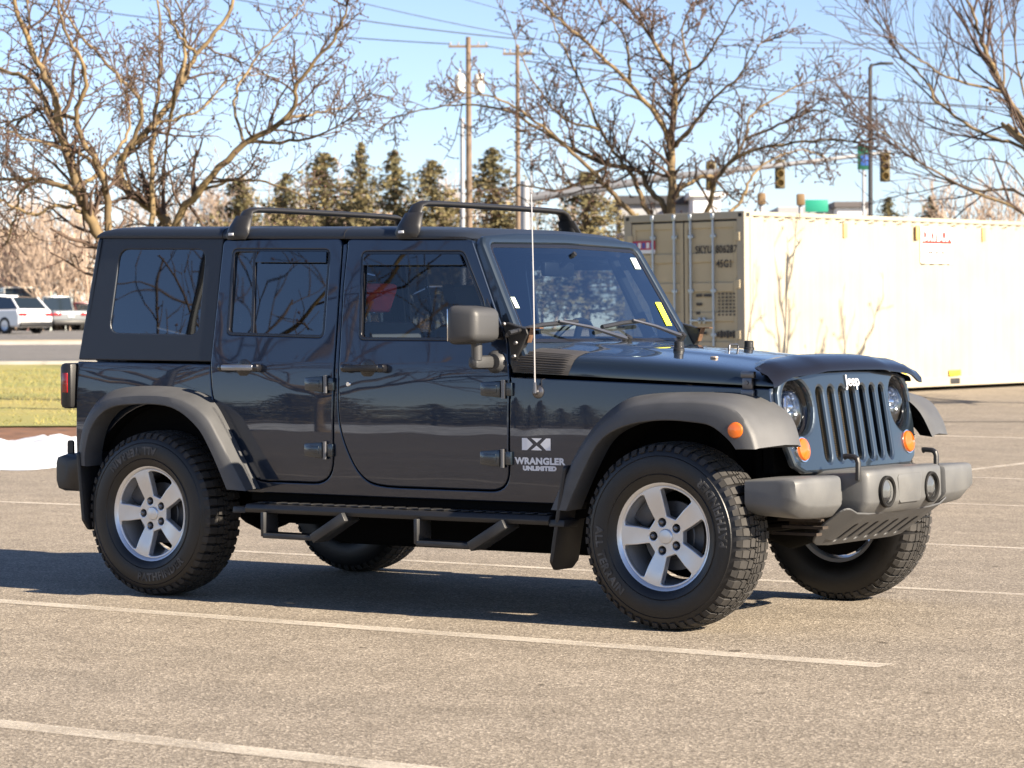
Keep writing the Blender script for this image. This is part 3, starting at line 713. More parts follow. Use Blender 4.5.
FB = [(2.385, .503), (2.48, .68), (2.61, .848), (2.76, .948), (2.91, .978), (3.14, .985), (3.31, .957), (3.385, .87), (3.415, .79)]
FC = [(2.470, .503), (2.562, .683), (2.65, .815), (2.779, .882), (2.955, .908), (3.12, .902), (3.21, .885), (3.29, .83), (3.325, .79)]
for sg in (-1, 1):
    flare(RA, RB, RC, [-.775, -.778, -.775, -.765, -.76, -.76, -.768, -.777, -.77], sg=sg)
    ff_ = flare(FA, FB, FC, [-.765, -.775, -.77, -.755, -.745, -.70, -.645, -.635, -.66], sg=sg)
    bm = bmesh.new(); lathe(bm, [(.035, -.01), (.034, .004), (.030, .010), (.018, .013), (0, .014)], (3.325, sg*.930, .868), (.25, sg, 0), 22); obj('side_marker', bm, ORANGE, ff_)
    # wheel wells
    for x0, r_ in ((2.947, .515), (0, .515)):
        bm = bmesh.new(); RW6 = []
        for a in [R(46+130*i/20) for i in range(21)]: RW6.append([(x0+r_*math.cos(a), sg*y, .42+r_*math.sin(a)) for y in (.80, .42)])
        rows(bm, RW6); bm.faces.new([bm.verts.new((r[1][0], r[1][1]-sg*.001, r[1][2])) for r in RW6]); obj('wheel_well', bm, DARK, JEEP)
    # mud flaps
    bm = bmesh.new(); prism(bm, rpoly([(-.935, .70), (-.715, .70), (-.715, .36), (-.755, .31), (-.90, .31), (-.935, .36)], .02), 'x', -.455, -.435, .004)
    for v in bm.verts: v.co.y *= -sg; v.co.x += (.70-v.co.z)*.10
    bmesh.ops.recalc_face_normals(bm, faces=bm.faces[:]); obj('mud_flap', bm, BLK, JEEP)
    bm = bmesh.new(); prism(bm, rpoly([(-.930, .70), (-.715, .70), (-.715, .27), (-.755, .235), (-.885, .235), (-.925, .275)], .02), 'x', 2.455, 2.475, .004)
    for v in bm.verts: v.co.y *= -sg; v.co.x -= (.70-v.co.z)*.18
    bmesh.ops.recalc_face_normals(bm, faces=bm.faces[:]); obj('mud_flap', bm, BLK, JEEP)
    # side step
    bm = bmesh.new(); prism(bm, [(-.80, .455), (-.80, .480), (-.925, .475), (-.935, .455), (-.93, .435), (-.82, .43)], 'x', .64, 2.38, .004)
    for a, b in ((.56, .64), (2.46, 2.38)): prism(bm, [(-.80, .46), (-.925, .46), (-.93, .43), (-.82, .425)], 'x', min(a, b), max(a, b), .004)
    for i in range(24): box(bm, (.72+i*.07, -.862, .481), (.045, .085, .004), .001)
    for v in bm.verts: v.co.y *= -sg
    bmesh.ops.recalc_face_normals(bm, faces=bm.faces[:]); stp = obj('side_step', bm, BLK, JEEP)
    for x in (.765, 1.668):
        bm = bmesh.new(); y0, y1 = -.955, -.845
        def slab(a, b, th=.020):
            d = (Vector(b)-Vector(a)).normalized(); n_ = Vector((-d.y, d.x))*th/2; A_, B_ = Vector(a), Vector(b)
            prism(bm, [tuple(A_+n_), tuple(B_+n_), tuple(B_-n_), tuple(A_-n_)], 'y', y0, y1, .004)
        slab((x, .440), (x, .325)); slab((x, .330), (x+.31, .328), .024)
        y0 = -.960; slab((x+.30, .325), (x+.49, .435), .045)
        for v in bm.verts: v.co.y *= -sg
        bmesh.ops.recalc_face_normals(bm, faces=bm.faces[:]); obj('drop_step', bm, mat('step_black', (.024, .025, .027), .42), stp)
    # tail lamp
    bm = bmesh.new(); box(bm, (-.645, sg*.735, 1.025), (.075, .15, .23), .018); tl = obj('tail_light', bm, BLK, JEEP)
    bm = bmesh.new(); box(bm, (-.688, sg*.735, 1.025), (.02, .115, .20), .008); box(bm, (-.645, sg*.812, 1.04), (.035, .008, .10), .003); obj('lens', bm, REDL, tl)
# lettering on the right front fender
def lmap(x0, z0): return lambda x, y, d: (x0+x, -(hb(z0+y)-tp(x0+x)+.0015+d), z0+y)
bm = bmesh.new(); f = lmap(2.216, .783)
RECT = [(-.075, -.027), (.075, -.027), (.075, .027), (-.075, .027)]
def fquad(q): bm.faces.new([bm.verts.new(f(x, y, 0)) for x, y in q])
# white box with the X left open
fquad([(-.075, -.027), (-.048, -.027), (-.016, 0), (-.048, .027), (-.075, .027)][:5]); fquad([(.075, .027), (.052, .027), (.022, 0), (.052, -.027), (.075, -.027)])
fquad([(-.024, .027), (.030, .027), (.004, .007)]); fquad([(-.026, -.027), (.032, -.027), (.002, -.006)])
bmesh.ops.recalc_face_normals(bm, faces=bm.faces[:]); obj('fender_badge', bm, WHITEP, JEEP, 0, True)
for s_, size, z, w_ in (('WRANGLER', .040, .706, 1.14), ('UNLIMITED', .026, .674, 1.25)):
    bm = textmesh(s_, size, lmap(2.232, z), 0, .0022, w_, spacing=1.06); obj('fender_lettering', bm, WHITEP, JEEP, 0, True)

# front bumper
def bsec(y, xf, zt, zb, xr=3.33):
    q = min(1, (zt-zb)/.165)
    return [(xr, y, zt-.01), (xf-.034, y, zt), (xf-.014, y, zt-.003), (xf-.004, y, zt-.011), (xf, y, zt-.026*q), (xf+.004, y, zb+.060*q), (xf-.002, y, zb+.048*q), (xf-.040, y, zb+.006), (xf-.055, y, zb), (xr, y, zb+.01)]
ST = [(.862, 3.50, .654, .555), (.860, 3.54, .660, .545), (.852, 3.566, .664, .532), (.832, 3.578, .666, .516), (.77, 3.585, .667, .494), (.66, 3.592, .668, .487), (.53, 3.600, .668, .486), (.508, 3.598, .667, .487), (.500, 3.585, .662, .492), (.496, 3.520, .655, .495),
      (.374, 3.530, .655, .495), (.369, 3.622, .670, .492), (.360, 3.643, .679, .488), (.345, 3.652, .682, .486), (.30, 3.658, .683, .486), (.15, 3.668, .684, .486), (0, 3.672, .685, .486)]
bm = bmesh.new(); rows(bm, [bsec(-y, *a) for y, *a in ST]+[bsec(y, *a) for y, *a in ST[-2::-1]], closed=True, caps=True)
fbp = obj('front_bumper', bm, PLASTB, JEEP, 38)
bm = bmesh.new(); prism(bm, rpoly([(-.12, .655), (.12, .655), (.10, .53), (-.10, .53)], .02), 'x', 3.66, 3.674, .003); obj('plate_mount', bm, PLASTB, fbp)
for sg in (-1, 1):
    c = Vector((3.672, sg*.215, .585)); bm = bmesh.new()
    lathe(bm, [(.070, -.01), (.069, .005), (.064, .009), (.057, .004), (.050, -.02), (0, -.03)], c, (1, 0, 0), 28)
    fg = obj('fog_lamp', bm, mat('matte_black', (.012, .012, .012), .75, spec=.2), fbp); bm = bmesh.new(); lathe(bm, [(.050, -.006), (.03, .002), (0, .005)], c, (1, 0, 0), 24); lathe(bm, [(.048, -.008), (0, -.022)], c, (1, 0, 0), 24, mi=1); obj('lens', bm, [LENS, CHROME], fg)
    bm = bmesh.new(); tube(bm, [(3.615, sg*.38, .64), (3.615, sg*.38, .715), (3.610, sg*.38, .732), (3.595, sg*.38, .741), (3.56, sg*.38, .743), (3.548, sg*.38, .74)], [.013, .013, .013, .012, .012, .014], 10); obj('tow_hook', bm, BLK, fbp)
# skid plate with slots
def kmap(u, v, d): return (3.625-1.05*v-d*.6, u, .490-.75*v+.35*max(0, abs(u)-.38)+d*.8)
sl_ = []
for k in range(7):
    c = -.29+k*.097; sl_.append(rpoly([(c-.017, .060), (c+.017, .060), (c+.017, .168), (c-.017, .168)], .016, 4))
panel('skid_plate', rpoly([(-.50, 0), (.50, 0), (.50, .12), (.44, .192), (-.44, .192), (-.50, .12)], .05), sl_, kmap, PLAST, JEEP, t=.008, bev=.004, du=.1, dv=.05, out=Vector((.5, 0, -.5)))
bm = bmesh.new(); rows(bm, [[kmap(u, v, .012) for u in (-.36, 0, .36)] for v in (.02, .18)]); obj('skid_slot_shade', bm, DARK, JEEP)  # added black sheet that stands in for the shade inside the slots
bm = bmesh.new(); box(bm, (3.30, 0, .47), (.08, .70, .10)); 
for s in (-1, 1): box(bm, (3.32, s*.44, .54), (.35, .09, .10), .01)
box(bm, (3.42, -.50, .44), (.20, .05, .012)); box(bm, (3.40, -.50, .47), (.20, .05, .012)); box(bm, (3.38, -.5, .41), (.22, .05, .012))
obj('front_crossmember', bm, mat('rusty_frame', (.035, .025, .018), .8, var=.4, vscale=12), JEEP)
# rear bumper
bm = bmesh.new()
RB2 = [(.80, -.66, .655, .50), (.78, -.74, .672, .492), (.72, -.765, .678, .488), (.5, -.79, .68, .485), (0, -.80, .68, .485)]
def rsec(y, xf, zt, zb): return [(-.52, y, zt), (xf+.05, y, zt), (xf+.01, y, zt-.012), (xf, y, zt-.04), (xf, y, zb+.05), (xf+.015, y, zb+.012), (xf+.06, y, zb), (-.52, y, zb)]
rows(bm, [rsec(-y, *a) for y, *a in RB2]+[rsec(y, *a) for y, *a in RB2[-2::-1]], closed=True, caps=True)
rbp = obj('rear_bumper', bm, BLK, JEEP, 38)
for y in (-.70, -.60):
    bm = bmesh.new(); prism(bm, rpoly([(-.735, .66), (-.695, .66), (-.695, .745), (-.735, .745)], .018), 'y', y-.006, y+.006)
    obj('tow_tab', bm, BLK, rbp)
# tailgate, rear window, spare
panel('tailgate', rpoly([(-.74, .62), (.74, .62), (.755, 1.145), (-.755, 1.145)], .03), [], lambda u, v, d: (-.60+d, u, v), PAINT, JEEP, t=.03, bev=.01, dv=0, out=Vector((-1, 0, 0)))
RWN = rpoly([(-.56, 1.25), (.56, 1.25), (.52, 1.70), (-.52, 1.70)], .05)
ht = panel('hardtop_rear', rpoly([(-.765, 1.155), (.765, 1.155), (.684, 1.785), (-.684, 1.785)], .04), [RWN], lambda u, v, d: (-.598+.107*(v-1.155)+d, u, v), TOP, JEEP, t=.03, bev=.012, dv=0, out=Vector((-1, 0, 0)))
panel('rear_window', RWN, [], lambda u, v, d: (-.588+.107*(v-1.155)+d, u, v), GLR, ht, t=.003, bev=.001, dv=0, out=Vector((-1, 0, 0)))
# chassis
bm = bmesh.new()
for s in (-1, 1): box(bm, (1.30, s*.42, .46), (3.6, .10, .14)); box(bm, (1.48, s*.70, .505), (1.9, .10, .05))
box(bm, (1.55, .02, .37), (1.9, .52, .26), .04); box(bm, (.45, .1, .42), (.6, .5, .2), .04); tube(bm, [(0, -.70, .40), (0, .70, .40)], .045, 12); tube(bm, [(2.947, -.70, .40), (2.947, .70, .40)], .042, 12)
lathe(bm, [(.0, .14), (.10, .12), (.14, 0), (.10, -.12), (0, -.14)], (0, .0, .40), (1, 0, 0), 14); lathe(bm, [(.0, .13), (.09, .11), (.125, 0), (.09, -.11), (0, -.13)], (2.947, .25, .40), (1, 0, 0), 14)
tube(bm, [(.2, .3, .46), (1.2, .3, .42), (2.3, .3, .45)], .04, 8); tube(bm, [(-.55, -.3, .48), (-.2, -.3, .48)], .10, 12)
box(bm, (2.70, 0, .80), (1.10, 1.00, .40)); box(bm, (2.72, 0, .56), (1.0, .6, .16)); 
for s in (-1, 1):
    tube(bm, [(3.02, s*.52, .42), (3.02, s*.50, .85)], .06, 10); tube(bm, [(2.1, s*.40, .45), (2.93, s*.46, .38)], .025, 8); tube(bm, [(3.20, s*.50, .45), (3.20, s*.50, .78)], .03, 8)
    tube(bm, [(.75, s*.42, .45), (.02, s*.5, .38)], .025, 8)
tube(bm, [(3.12, -.6, .42), (3.12, .6, .40)], .02, 8)
obj('chassis', bm, DARK, JEEP, 40)

# roof bars
for x0 in (.352, 1.388):
    bm = bmesh.new(); YS = []
    def zr(y): return zlow(x0)-.004+.074*(1-abs(y/.69)**6)-ss((x0-1.2)/.7)*.02
    path = [(-.655, zr(.655)+.05), (-.64, 1.845), (-.615, 1.878), (-.575, 1.890), (-.45, 1.893), (0, 1.894)]; path = path+[(-y, z) for y, z in path[-2::-1]]
    RWb = []
    for i, (y, z) in enumerate(path):
        e = min(i, len(path)-1-i); w = .034 if e > 2 else .034+.006*(2-e)
        h = .014
        t = Vector((path[min(i+1, len(path)-1)][0]-path[max(0, i-1)][0], path[min(i+1, len(path)-1)][1]-path[max(0, i-1)][1])).normalized(); n_ = Vector((-t.y, t.x))
        RWb.append([(x0+w*math.cos(a)+.05, y+n_.x*h*math.sin(a), z+n_.y*h*math.sin(a)) for a in [2*math.pi*k/14 for k in range(14)]])
    rows(bm, RWb, closed=True, caps=True)
    rk = obj('roof_bar', bm, BLK, JEEP, 60)
    for sg in (-1, 1):
        bm = bmesh.new(); x = x0+.05
        # foot: clamp block on the gutter rising into the bar
        RWf = []
        for y, z, wx, wy in ((.700, 1.742, .050, .010), (.698, 1.765, .062, .022), (.678, 1.80, .058, .030), (.660, 1.83, .050, .028), (.640, 1.86, .044, .022)):
            z = z-(.015 if x0 > 1 else 0); RWf.append([(x+wx*math.cos(a)*(1.15 if abs(math.cos(a)) > .5 else 1), sg*(y+wy*math.sin(a)), z) for a in [math.pi/4+math.pi/6*k for k in range(12)]])
        rows(bm, RWf, closed=True, caps=True)
        ft = obj('foot', bm, BLK, rk, 50); bm = bmesh.new(); box(bm, (x-.02, sg*.7205, 1.768-(.015 if x0 > 1 else 0)), (.032, .003, .012), .001); obj('foot_label', bm, WHITEP, ft)

# ------------------------------------------------------------------ wheels
def face(r): return .086+.014*ss((r-.06)/.14)-.010*(1-ss((r-.03)/.05))*0
def make_wheel():
    w = bpy.data.objects.new('wheel', None); COL.objects.link(w); w.empty_display_size = .1
    half = [(.222, .096), (.236, .116), (.262, .129), (.300, .1345), (.335, .1315), (.360, .1255), (.378, .117), (.388, .106), (.3915, .085), (.3925, .04)]
    bm = bmesh.new(); lathe(bm, half+[(.3925, 0)]+[(r, -a) for r, a in half[::-1]], (0, 0, 0), (0, -1, 0), 72)
    for r in (.270, .348): lathe(bm, [(r-.003, .1285 if r < .3 else .127), (r, .1345 if r < .3 else .1315), (r+.003, .1295 if r < .3 else .1265)], (0, 0, 0), (0, -1, 0), 72)
    # tread blocks
    N = 54; R0, R1 = .390, .4065; da = 2*math.pi/N
    tr = random.Random(5)
    def block(q, sh=False):              # q: (angle, axial) corners; raised block with sloped walls
        V0 = []; V1 = []; ca = sum(a for a, _ in q)/len(q); cy = sum(y for _, y in q)/len(q)
        for a, y in q:
            crown = -.010*(abs(y)/.105)**3
            V0.append(bm.verts.new((R0*math.cos(a), y, R0*math.sin(a))))
            a2, y2 = a+(ca-a)*.07, y+(cy-y)*.07; r1 = R1+crown
            V1.append(bm.verts.new((r1*math.cos(a2), y2, r1*math.sin(a2))))
        fs = [bm.faces.new(V1)]
        n = len(q)
        for i in range(n): j = (i+1) % n; fs.append(bm.faces.new((V0[i], V0[j], V1[j], V1[i])))
        for f in fs: f.material_index = 1
        if sum((f.normal.dot(Vector((math.cos(ca), 0, math.sin(ca)))) for f in fs[:1])) < 0: pass
        bmesh.ops.recalc_face_normals(bm, faces=fs)
        if fs[0].normal.dot(Vector((math.cos(ca), 0, math.sin(ca)))) < 0: bmesh.ops.reverse_faces(bm, faces=fs)
    for k in range(N):
        a = k*da; s = da
        for sg in (-1, 1):
            o = 0 if sg < 0 else s*.5
            block([(a+o+.04*s, sg*.028), (a+o+.80*s, sg*.022), (a+o+.92*s, sg*.040), (a+o+.80*s, sg*.058), (a+o+.10*s, sg*.060)])
            block([(a+o+.02*s, sg*.003), (a+o+.42*s, sg*.002), (a+o+.55*s, sg*.018), (a+o+.08*s, sg*.023)])
            block([(a+o+.52*s, sg*.002), (a+o+.95*s, sg*.003), (a+o+.90*s, sg*.016), (a+o+.64*s, sg*.018)])
            j = .04*s*tr.uniform(-1, 1)
            wid = .112 if k % 2 else .107
            block([(a+o+.06*s+j, sg*.066), (a+o+.78*s+j, sg*.063), (a+o+.86*s+j, sg*.085), (a+o+.80*s+j, sg*wid), (a+o+.12*s+j, sg*wid)])
            # shoulder lug down the sidewall
            q = []
            for aa, rr, yy in ((.12, R1-.013, wid), (.80, R1-.013, wid), (.74, .372, .1235), (.18, .372, .1235)):
                q.append(bm.verts.new((rr*math.cos(a+o+aa*s+j), sg*(yy+.003), rr*math.sin(a+o+aa*s+j))))
            f = bm.faces.new(q); f.material_index = 1
            if f.normal.y*sg < 0: f.normal_flip()
            f.normal_update()
            if f.normal.y*sg < 0: bmesh.ops.reverse_faces(bm, faces=[f])
            b2 = [bm.verts.new((v.co.x*(.985 if i > 1 else .97), v.co.y-sg*.012, v.co.z*(.985 if i > 1 else .97))) for i, v in enumerate(q)]
            for i in range(4):
                g = bm.faces.new((q[i], q[(i+1) % 4], b2[(i+1) % 4], b2[i])); g.material_index = 1
    ty = obj('tyre', bm, [RUB, TREAD], w, 30)
    def sidey(r):
        for (r0_, y0_), (r1_, y1_) in zip(half, half[1:]):
            if r0_ <= r <= r1_: return lerp(y0_, y1_, (r-r0_)/max(1e-6, r1_-r0_))
        return .13
    def arcmap(a0, r0_, flip): return lambda x, y, d: (lambda a, r: (r*math.cos(a), -(sidey(r)+.0008+d), r*math.sin(a)))(a0+(x/r0_ if flip else -x/r0_), r0_+(-y if flip else y))
    for a0, fl, s_ in ((R(-72), True, 'PATHFINDER'), (R(108), True, 'ALL TERRAIN')):
        bm = textmesh(s_, .052, arcmap(a0, .312, fl), .002, .0022, .95, spacing=1.12); obj('tyre_lettering', bm, mat('raised_letters', (.060, .060, .060), .7, var=.7, vscale=25), ty, 0, True)
    # rim
    bm = bmesh.new(); lathe(bm, [(.224, .094), (.236, .106), (.2385, .110), (.236, .1125), (.230, .111), (.222, .1045), (.214, .097), (.208, .07), (.198, .02), (.192, -.06), (.205, -.10), (.222, -.105)], (0, 0, 0), (0, -1, 0), 64)
    rim = obj('rim', bm, ALLOY, w, 40)
    wins = []
    for k in range(5):
        a = R(72*k); h0, h1 = R(15.5), R(23.5); q = []
        P = [(.089, -h0), (.150, -R(20.5)), (.203, -h1)]+[(.209, lerp(-h1*.8, h1*.8, i/6)) for i in range(7)]+[(.203, h1), (.150, R(20.5)), (.089, h0)]
        q = [(r*math.cos(a+b), r*math.sin(a+b)) for r, b in P]; wins.append(rpoly(q, [.007]*3+[.004]*7+[.007]*3, 3))
    lugs = [circ(.0635*math.cos(R(36+72*k)), .0635*math.sin(R(36+72*k)), .0185, 16) for k in range(5)]
    def fm(u, v, d): return (u, -(face(math.hypot(u, v))-d), v)
    sp = panel('spokes', circ(0, 0, .221, 72), wins+lugs, fm, ALLOY, None, t=.034, bev=.005, du=.05, dv=.05)
    for v in sp.data.vertices: pass
    sp.parent = rim if False else w
    bm = bmesh.new()
    for k in range(5):
        a = R(36+72*k); c = (.0635*math.cos(a), -.055, .0635*math.sin(a)); lathe(bm, [(.0185, .004), (.0185, 0), (0, 0)], c, (0, -1, 0), 16, mi=1)
        lathe(bm, [(.0125, 0), (.0125, .030), (.009, .038), (0, .040)], c, (0, -1, 0), 6)
        obj('lug_nut', bm, [STEEL, BLK], w); bm = bmesh.new()
    lathe(bm, [(.033, -.004), (.033, .004), (.029, .008), (.012, .0105), (0, .011)], (0, -.086, 0), (0, -1, 0), 28); obj('hub_cap', bm, ALLOY, w)
    bm = bmesh.new(); lathe(bm, [(0, .0), (.10, .0), (.105, -.004), (.150, -.004), (.150, -.026), (.06, -.03)], (0, -.02, 0), (0, -1, 0), 40)
    box(bm, (-.12, -.012, .10), (.09, .06, .14), .015, Matrix.Rotation(R(40), 3, 'Y')); lathe(bm, [(.19, -.09), (0, -.09)], (0, 0, 0), (0, -1, 0), 24, mi=1); obj('brake_disc', bm, [ALLOYD, DARK], w)
    return w
w0 = make_wheel()
def fixup(w):
    for c in w.children:
        if c.name.startswith('tyre'): return c
for i, (x, y, rz, spin) in enumerate(((2.947, -.786, 0, -95), (0, -.786, 0, 0), (2.947, .786, 180, 40), (0, .786, 180, 75))):
    w = w0 if i == 0 else copy_tree(w0)
    w.parent = JEEP; w.location = (x, y, .404); w.rotation_euler = (0, 0, R(rz))
    fixup(w).rotation_euler = (0, R(spin), 0)
w = copy_tree(w0); w.name = 'spare_wheel'; w.parent = JEEP; w.location = (-.79, .05, 1.0); w.rotation_euler = (0, 0, R(-90))

# ================================================================== BACKGROUND
BARK = mat('bark', (.085, .060, .036), .9, col2=(.22, .155, .072), vscale=3.5, detail=6)
TWIG = mat('twig_bark', (.075, .048, .034), .9, var=.3, vscale=5)
BUD = mat('dried_fruit', (.085, .040, .030), .9)
TWIGR = mat('reddish_twig', (.062, .040, .034), .9)
class TM:
    def __init__(s): s.V = []; s.F = []
    def tube(s, P, Rr, n=4):
        up = None; b0 = len(s.V)
        for i, p in enumerate(P):
            t = P[min(i+1, len(P)-1)]-P[max(i-1, 0)]
            if t.length < 1e-6: t = Vector((0, 0, 1))
            t.normalize()
            if up is None: up = t.orthogonal().normalized()
            else:
                up = up-t*up.dot(t); up = up.normalized() if up.length > 1e-4 else t.orthogonal().normalized()
            w = t.cross(up)
            for k in range(n):
                a = 6.2832*k/n; s.V.append(p+(up*math.cos(a)+w*math.sin(a))*Rr[i])
        for i in range(len(P)-1):
            for k in range(n):
                a = b0+i*n+k; b = b0+i*n+(k+1) % n; s.F.append((a, b, b+n, a+n))
        e = b0+(len(P)-1)*n; s.F.append(tuple(range(e, e+n)))
    def blob(s, p, r, rr):
        b = len(s.V); o = [Vector((1, 0, 0)), Vector((-1, 0, 0)), Vector((0, 1, 0)), Vector((0, -1, 0)), Vector((0, 0, 1)), Vector((0, 0, -1))]
        for q in o: s.V.append(p+q*r*rr.uniform(.6, 1.3))
        for f in ((0, 2, 4), (2, 1, 4), (1, 3, 4), (3, 0, 4), (2, 0, 5), (1, 2, 5), (3, 1, 5), (0, 3, 5)): s.F.append(tuple(b+i for i in f))
    def make(s, name, m, parent=None): return raw(name, [tuple(v) for v in s.V], s.F, m, parent)
def rv(r): 
    while True:
        v = Vector((r.uniform(-1, 1), r.uniform(-1, 1), r.uniform(-1, 1)))
        if .1 < v.length < 1: return v.normalized()
def side_dir(t, r, lo, hi, upb):
    o = rv(r); o = o-t*o.dot(t); o.normalize(); a = R(r.uniform(lo, hi)); d = t*math.cos(a)+o*math.sin(a)+Vector((0, 0, upb)); return d.normalized()
def grow(mb, buds, p, d, L, r0_, lvl, r, cfg):
    k = cfg['seg'][lvl]; P = [p]; q = p; dd = d
    for i in range(k):
        dd = (dd+rv(r)*cfg['wig'][lvl]+Vector((0, 0, cfg['up'][lvl]))).normalized(); q = q+dd*(L/k); P.append(q)
    Rr = [lerp(r0_, r0_*.42, i/k) for i in range(k+1)]
    mb[0 if lvl == 0 else 1].tube(P, Rr, 5 if lvl == 0 else (4 if lvl == 1 else 3))
    if lvl+1 < len(cfg['n']):
        n = cfg['n'][lvl+1]; n = max(1, int(n*r.uniform(.7, 1.3)*(L/cfg['L'][lvl])))
        for j in range(n):
            t = (j+r.uniform(.3, 1.0))/n; t = min(.999, .12+.88*t); i = int(t*k); f = t*k-i; b = P[i].lerp(P[i+1], f); tg = (P[i+1]-P[i]).normalized()
            grow(mb, buds, b, side_dir(tg, r, *cfg['ang'], cfg['upb']), cfg['L'][lvl+1]*r.uniform(.5, 1.35)*(1.15-.5*t), max(cfg['rmin'], lerp(r0_, r0_*.42, t)*cfg['rr']), lvl+1, r, cfg)
    elif r.random() < cfg['bud']: buds.blob(P[-1], cfg['budr'], r)
def limbs_tree(name, label, cat, depth, base, limbs, cfg, seed, group=None, mats=(BARK, TWIG, BUD)):
    """limbs: (radius at start, radius at end, depth drift, pixel polyline) placed at real distance and given real depth"""
    r = random.Random(seed); th = thing(name, label, cat, base, 0, group); tr, cw, bd = TM(), TM(), TM()
    for r_a, r_b, drift, px in limbs:
        n = len(px); ds = [depth+drift*(i/(n-1))**1.2 for i in range(n)]
        K = cr_spline([at(x, y, d) for (x, y), d in zip(px, ds)], n*5)
        K = [q+rv(r)*.025 for q in K]; m = len(K)-1; RR = [cfg.get('thk', .66)*lerp(r_a, r_b, i/m) for i in range(m+1)]
        tr.tube(K, RR, 7)
        Ls = [(K[i+1]-K[i]).length for i in range(m)]; tot = sum(Ls); n1 = int(tot*cfg['dens'])
        for j in range(n1):
            t = r.uniform(cfg.get('t0', .18), 1); i = min(m-1, int(t*m)); f = t*m-i; tg = (K[i+1]-K[i]).normalized()
            grow((cw, cw), bd, K[i].lerp(K[i+1], f), side_dir(tg, r, *cfg['ang'], cfg['upb']), cfg['L'][1]*r.uniform(.45, 1.3), max(cfg['rmin'], lerp(r_a, r_b, t)*r.uniform(.2, .4)), 1, r, cfg)
        tg = (K[-1]-K[-2]).normalized()
        for _ in range(3): grow((cw, cw), bd, K[-1], side_dir(tg, r, 5, 40, .1), cfg['L'][1]*r.uniform(.5, 1), r_b*.8, 1, r, cfg)
    b = Vector(base)
    for v in tr.V: v -= b
    for v in cw.V: v -= b
    for v in bd.V: v -= b
    tr.make('trunk', mats[0], th); cw.make('crown', mats[1], th)
    if bd.V: bd.make('dried_fruit', mats[2], th)['kind'] = 'stuff'
    return th
KNOB = dict(seg=[5, 5, 3, 2], wig=[.2, .30, .38, .4], up=[0, .05, .04, .02], n=[0, 0, 5.2, 3], L=[2, .95, .42, .18], ang=(32, 75), upb=.14, rr=.62, rmin=.0095, bud=.6, budr=.022, dens=4.8)
def gz(px, d): x, y = pos((px-512)/FPX*d, d); return (x, y, hz(x, y))
dA = 38
b = gz(112, dA); gy = 334+FPX*(1.274-b[2])/dA
limbs_tree('bare_tree', 'bare lichen streaked tree whose forked trunk leans left behind the car roof', 'tree', dA, b, [
    (.17, .035, -1.0, [(120, gy), (116, 330), (110, 262), (97, 233), (78, 190), (62, 140), (55, 100), (38, 62), (18, 15), (8, -30)]),
    (.085, .02, 1.2, [(97, 233), (76, 194), (42, 180), (0, 178), (-40, 170)]),
    (.075, .02, 1.6, [(62, 140), (36, 88), (0, 68), (-30, 60)]),
    (.09, .018, -1.6, [(110, 262), (108, 205), (97, 165), (76, 120), (86, 75), (64, 28), (56, -20)]),
    (.05, .015, 1.5, [(78, 190), (110, 160), (128, 132), (126, 96), (110, 60)]),
    (.05, .015, -1.4, [(90, 215), (60, 205), (30, 215), (0, 200), (-30, 205)]),
    (.05, .012, 2.0, [(76, 120), (40, 110), (10, 122), (-20, 115)]),
    (.05, .012, -2.0, [(97, 165), (70, 150), (30, 140), (0, 128)]),
    (.04, .012, 1.0, [(55, 100), (30, 40), (28, 0), (20, -30)]), (.04, .012, 2.4, [(40, 180), (20, 195), (12, 230), (0, 250)])], KNOB, 11)
dB = 41
b = gz(165, dB); gy = 334+FPX*(1.274-b[2])/dB
limbs_tree('bare_tree', 'bare wide tree with several stems fanning out above the rear quarter window', 'tree', dB, b, [
    (.15, .03, 1.2, [(166, gy), (168, 320), (168, 232), (159, 213), (127, 190), (122, 160), (155, 124), (181, 85), (197, 55), (230, 10), (238, -30)]),
    (.11, .02, -1.4, [(168, 320), (172, 232), (200, 190), (245, 143), (288, 118), (300, 80), (335, 37), (347, 5)]),
    (.045, .012, .8, [(288, 118), (318, 113), (346, 108)]), (.05, .012, -1.0, [(245, 143), (300, 140), (342, 125)]),
    (.085, .02, .5, [(160, 260), (152, 222), (153, 130), (161, 60), (156, -15)]),
    (.06, .015, -1.6, [(122, 160), (142, 110), (112, 70), (70, 22), (60, -15)]),
    (.055, .015, 1.4, [(178, 90), (167, 140), (158, 200)]), (.045, .012, -1.2, [(197, 55), (175, 30), (160, -10)]),
    (.05, .014, 1.7, [(181, 85), (185, 30), (170, -15)]), (.04, .012, -.8, [(200, 190), (240, 180), (290, 190), (310, 205)]), (.04, .012, 1.5, [(245, 143), (235, 100), (255, 60), (290, 20), (310, -5)]),
    (.035, .012, 1.5, [(155, 124), (200, 110), (230, 80), (270, 75)])], KNOB, 12)
dC = 61
KC = dict(KNOB, thk=.56, L=[2, 1.1, .48, .22], rmin=.0145, budr=.032, dens=3.9)
b = gz(673, dC)
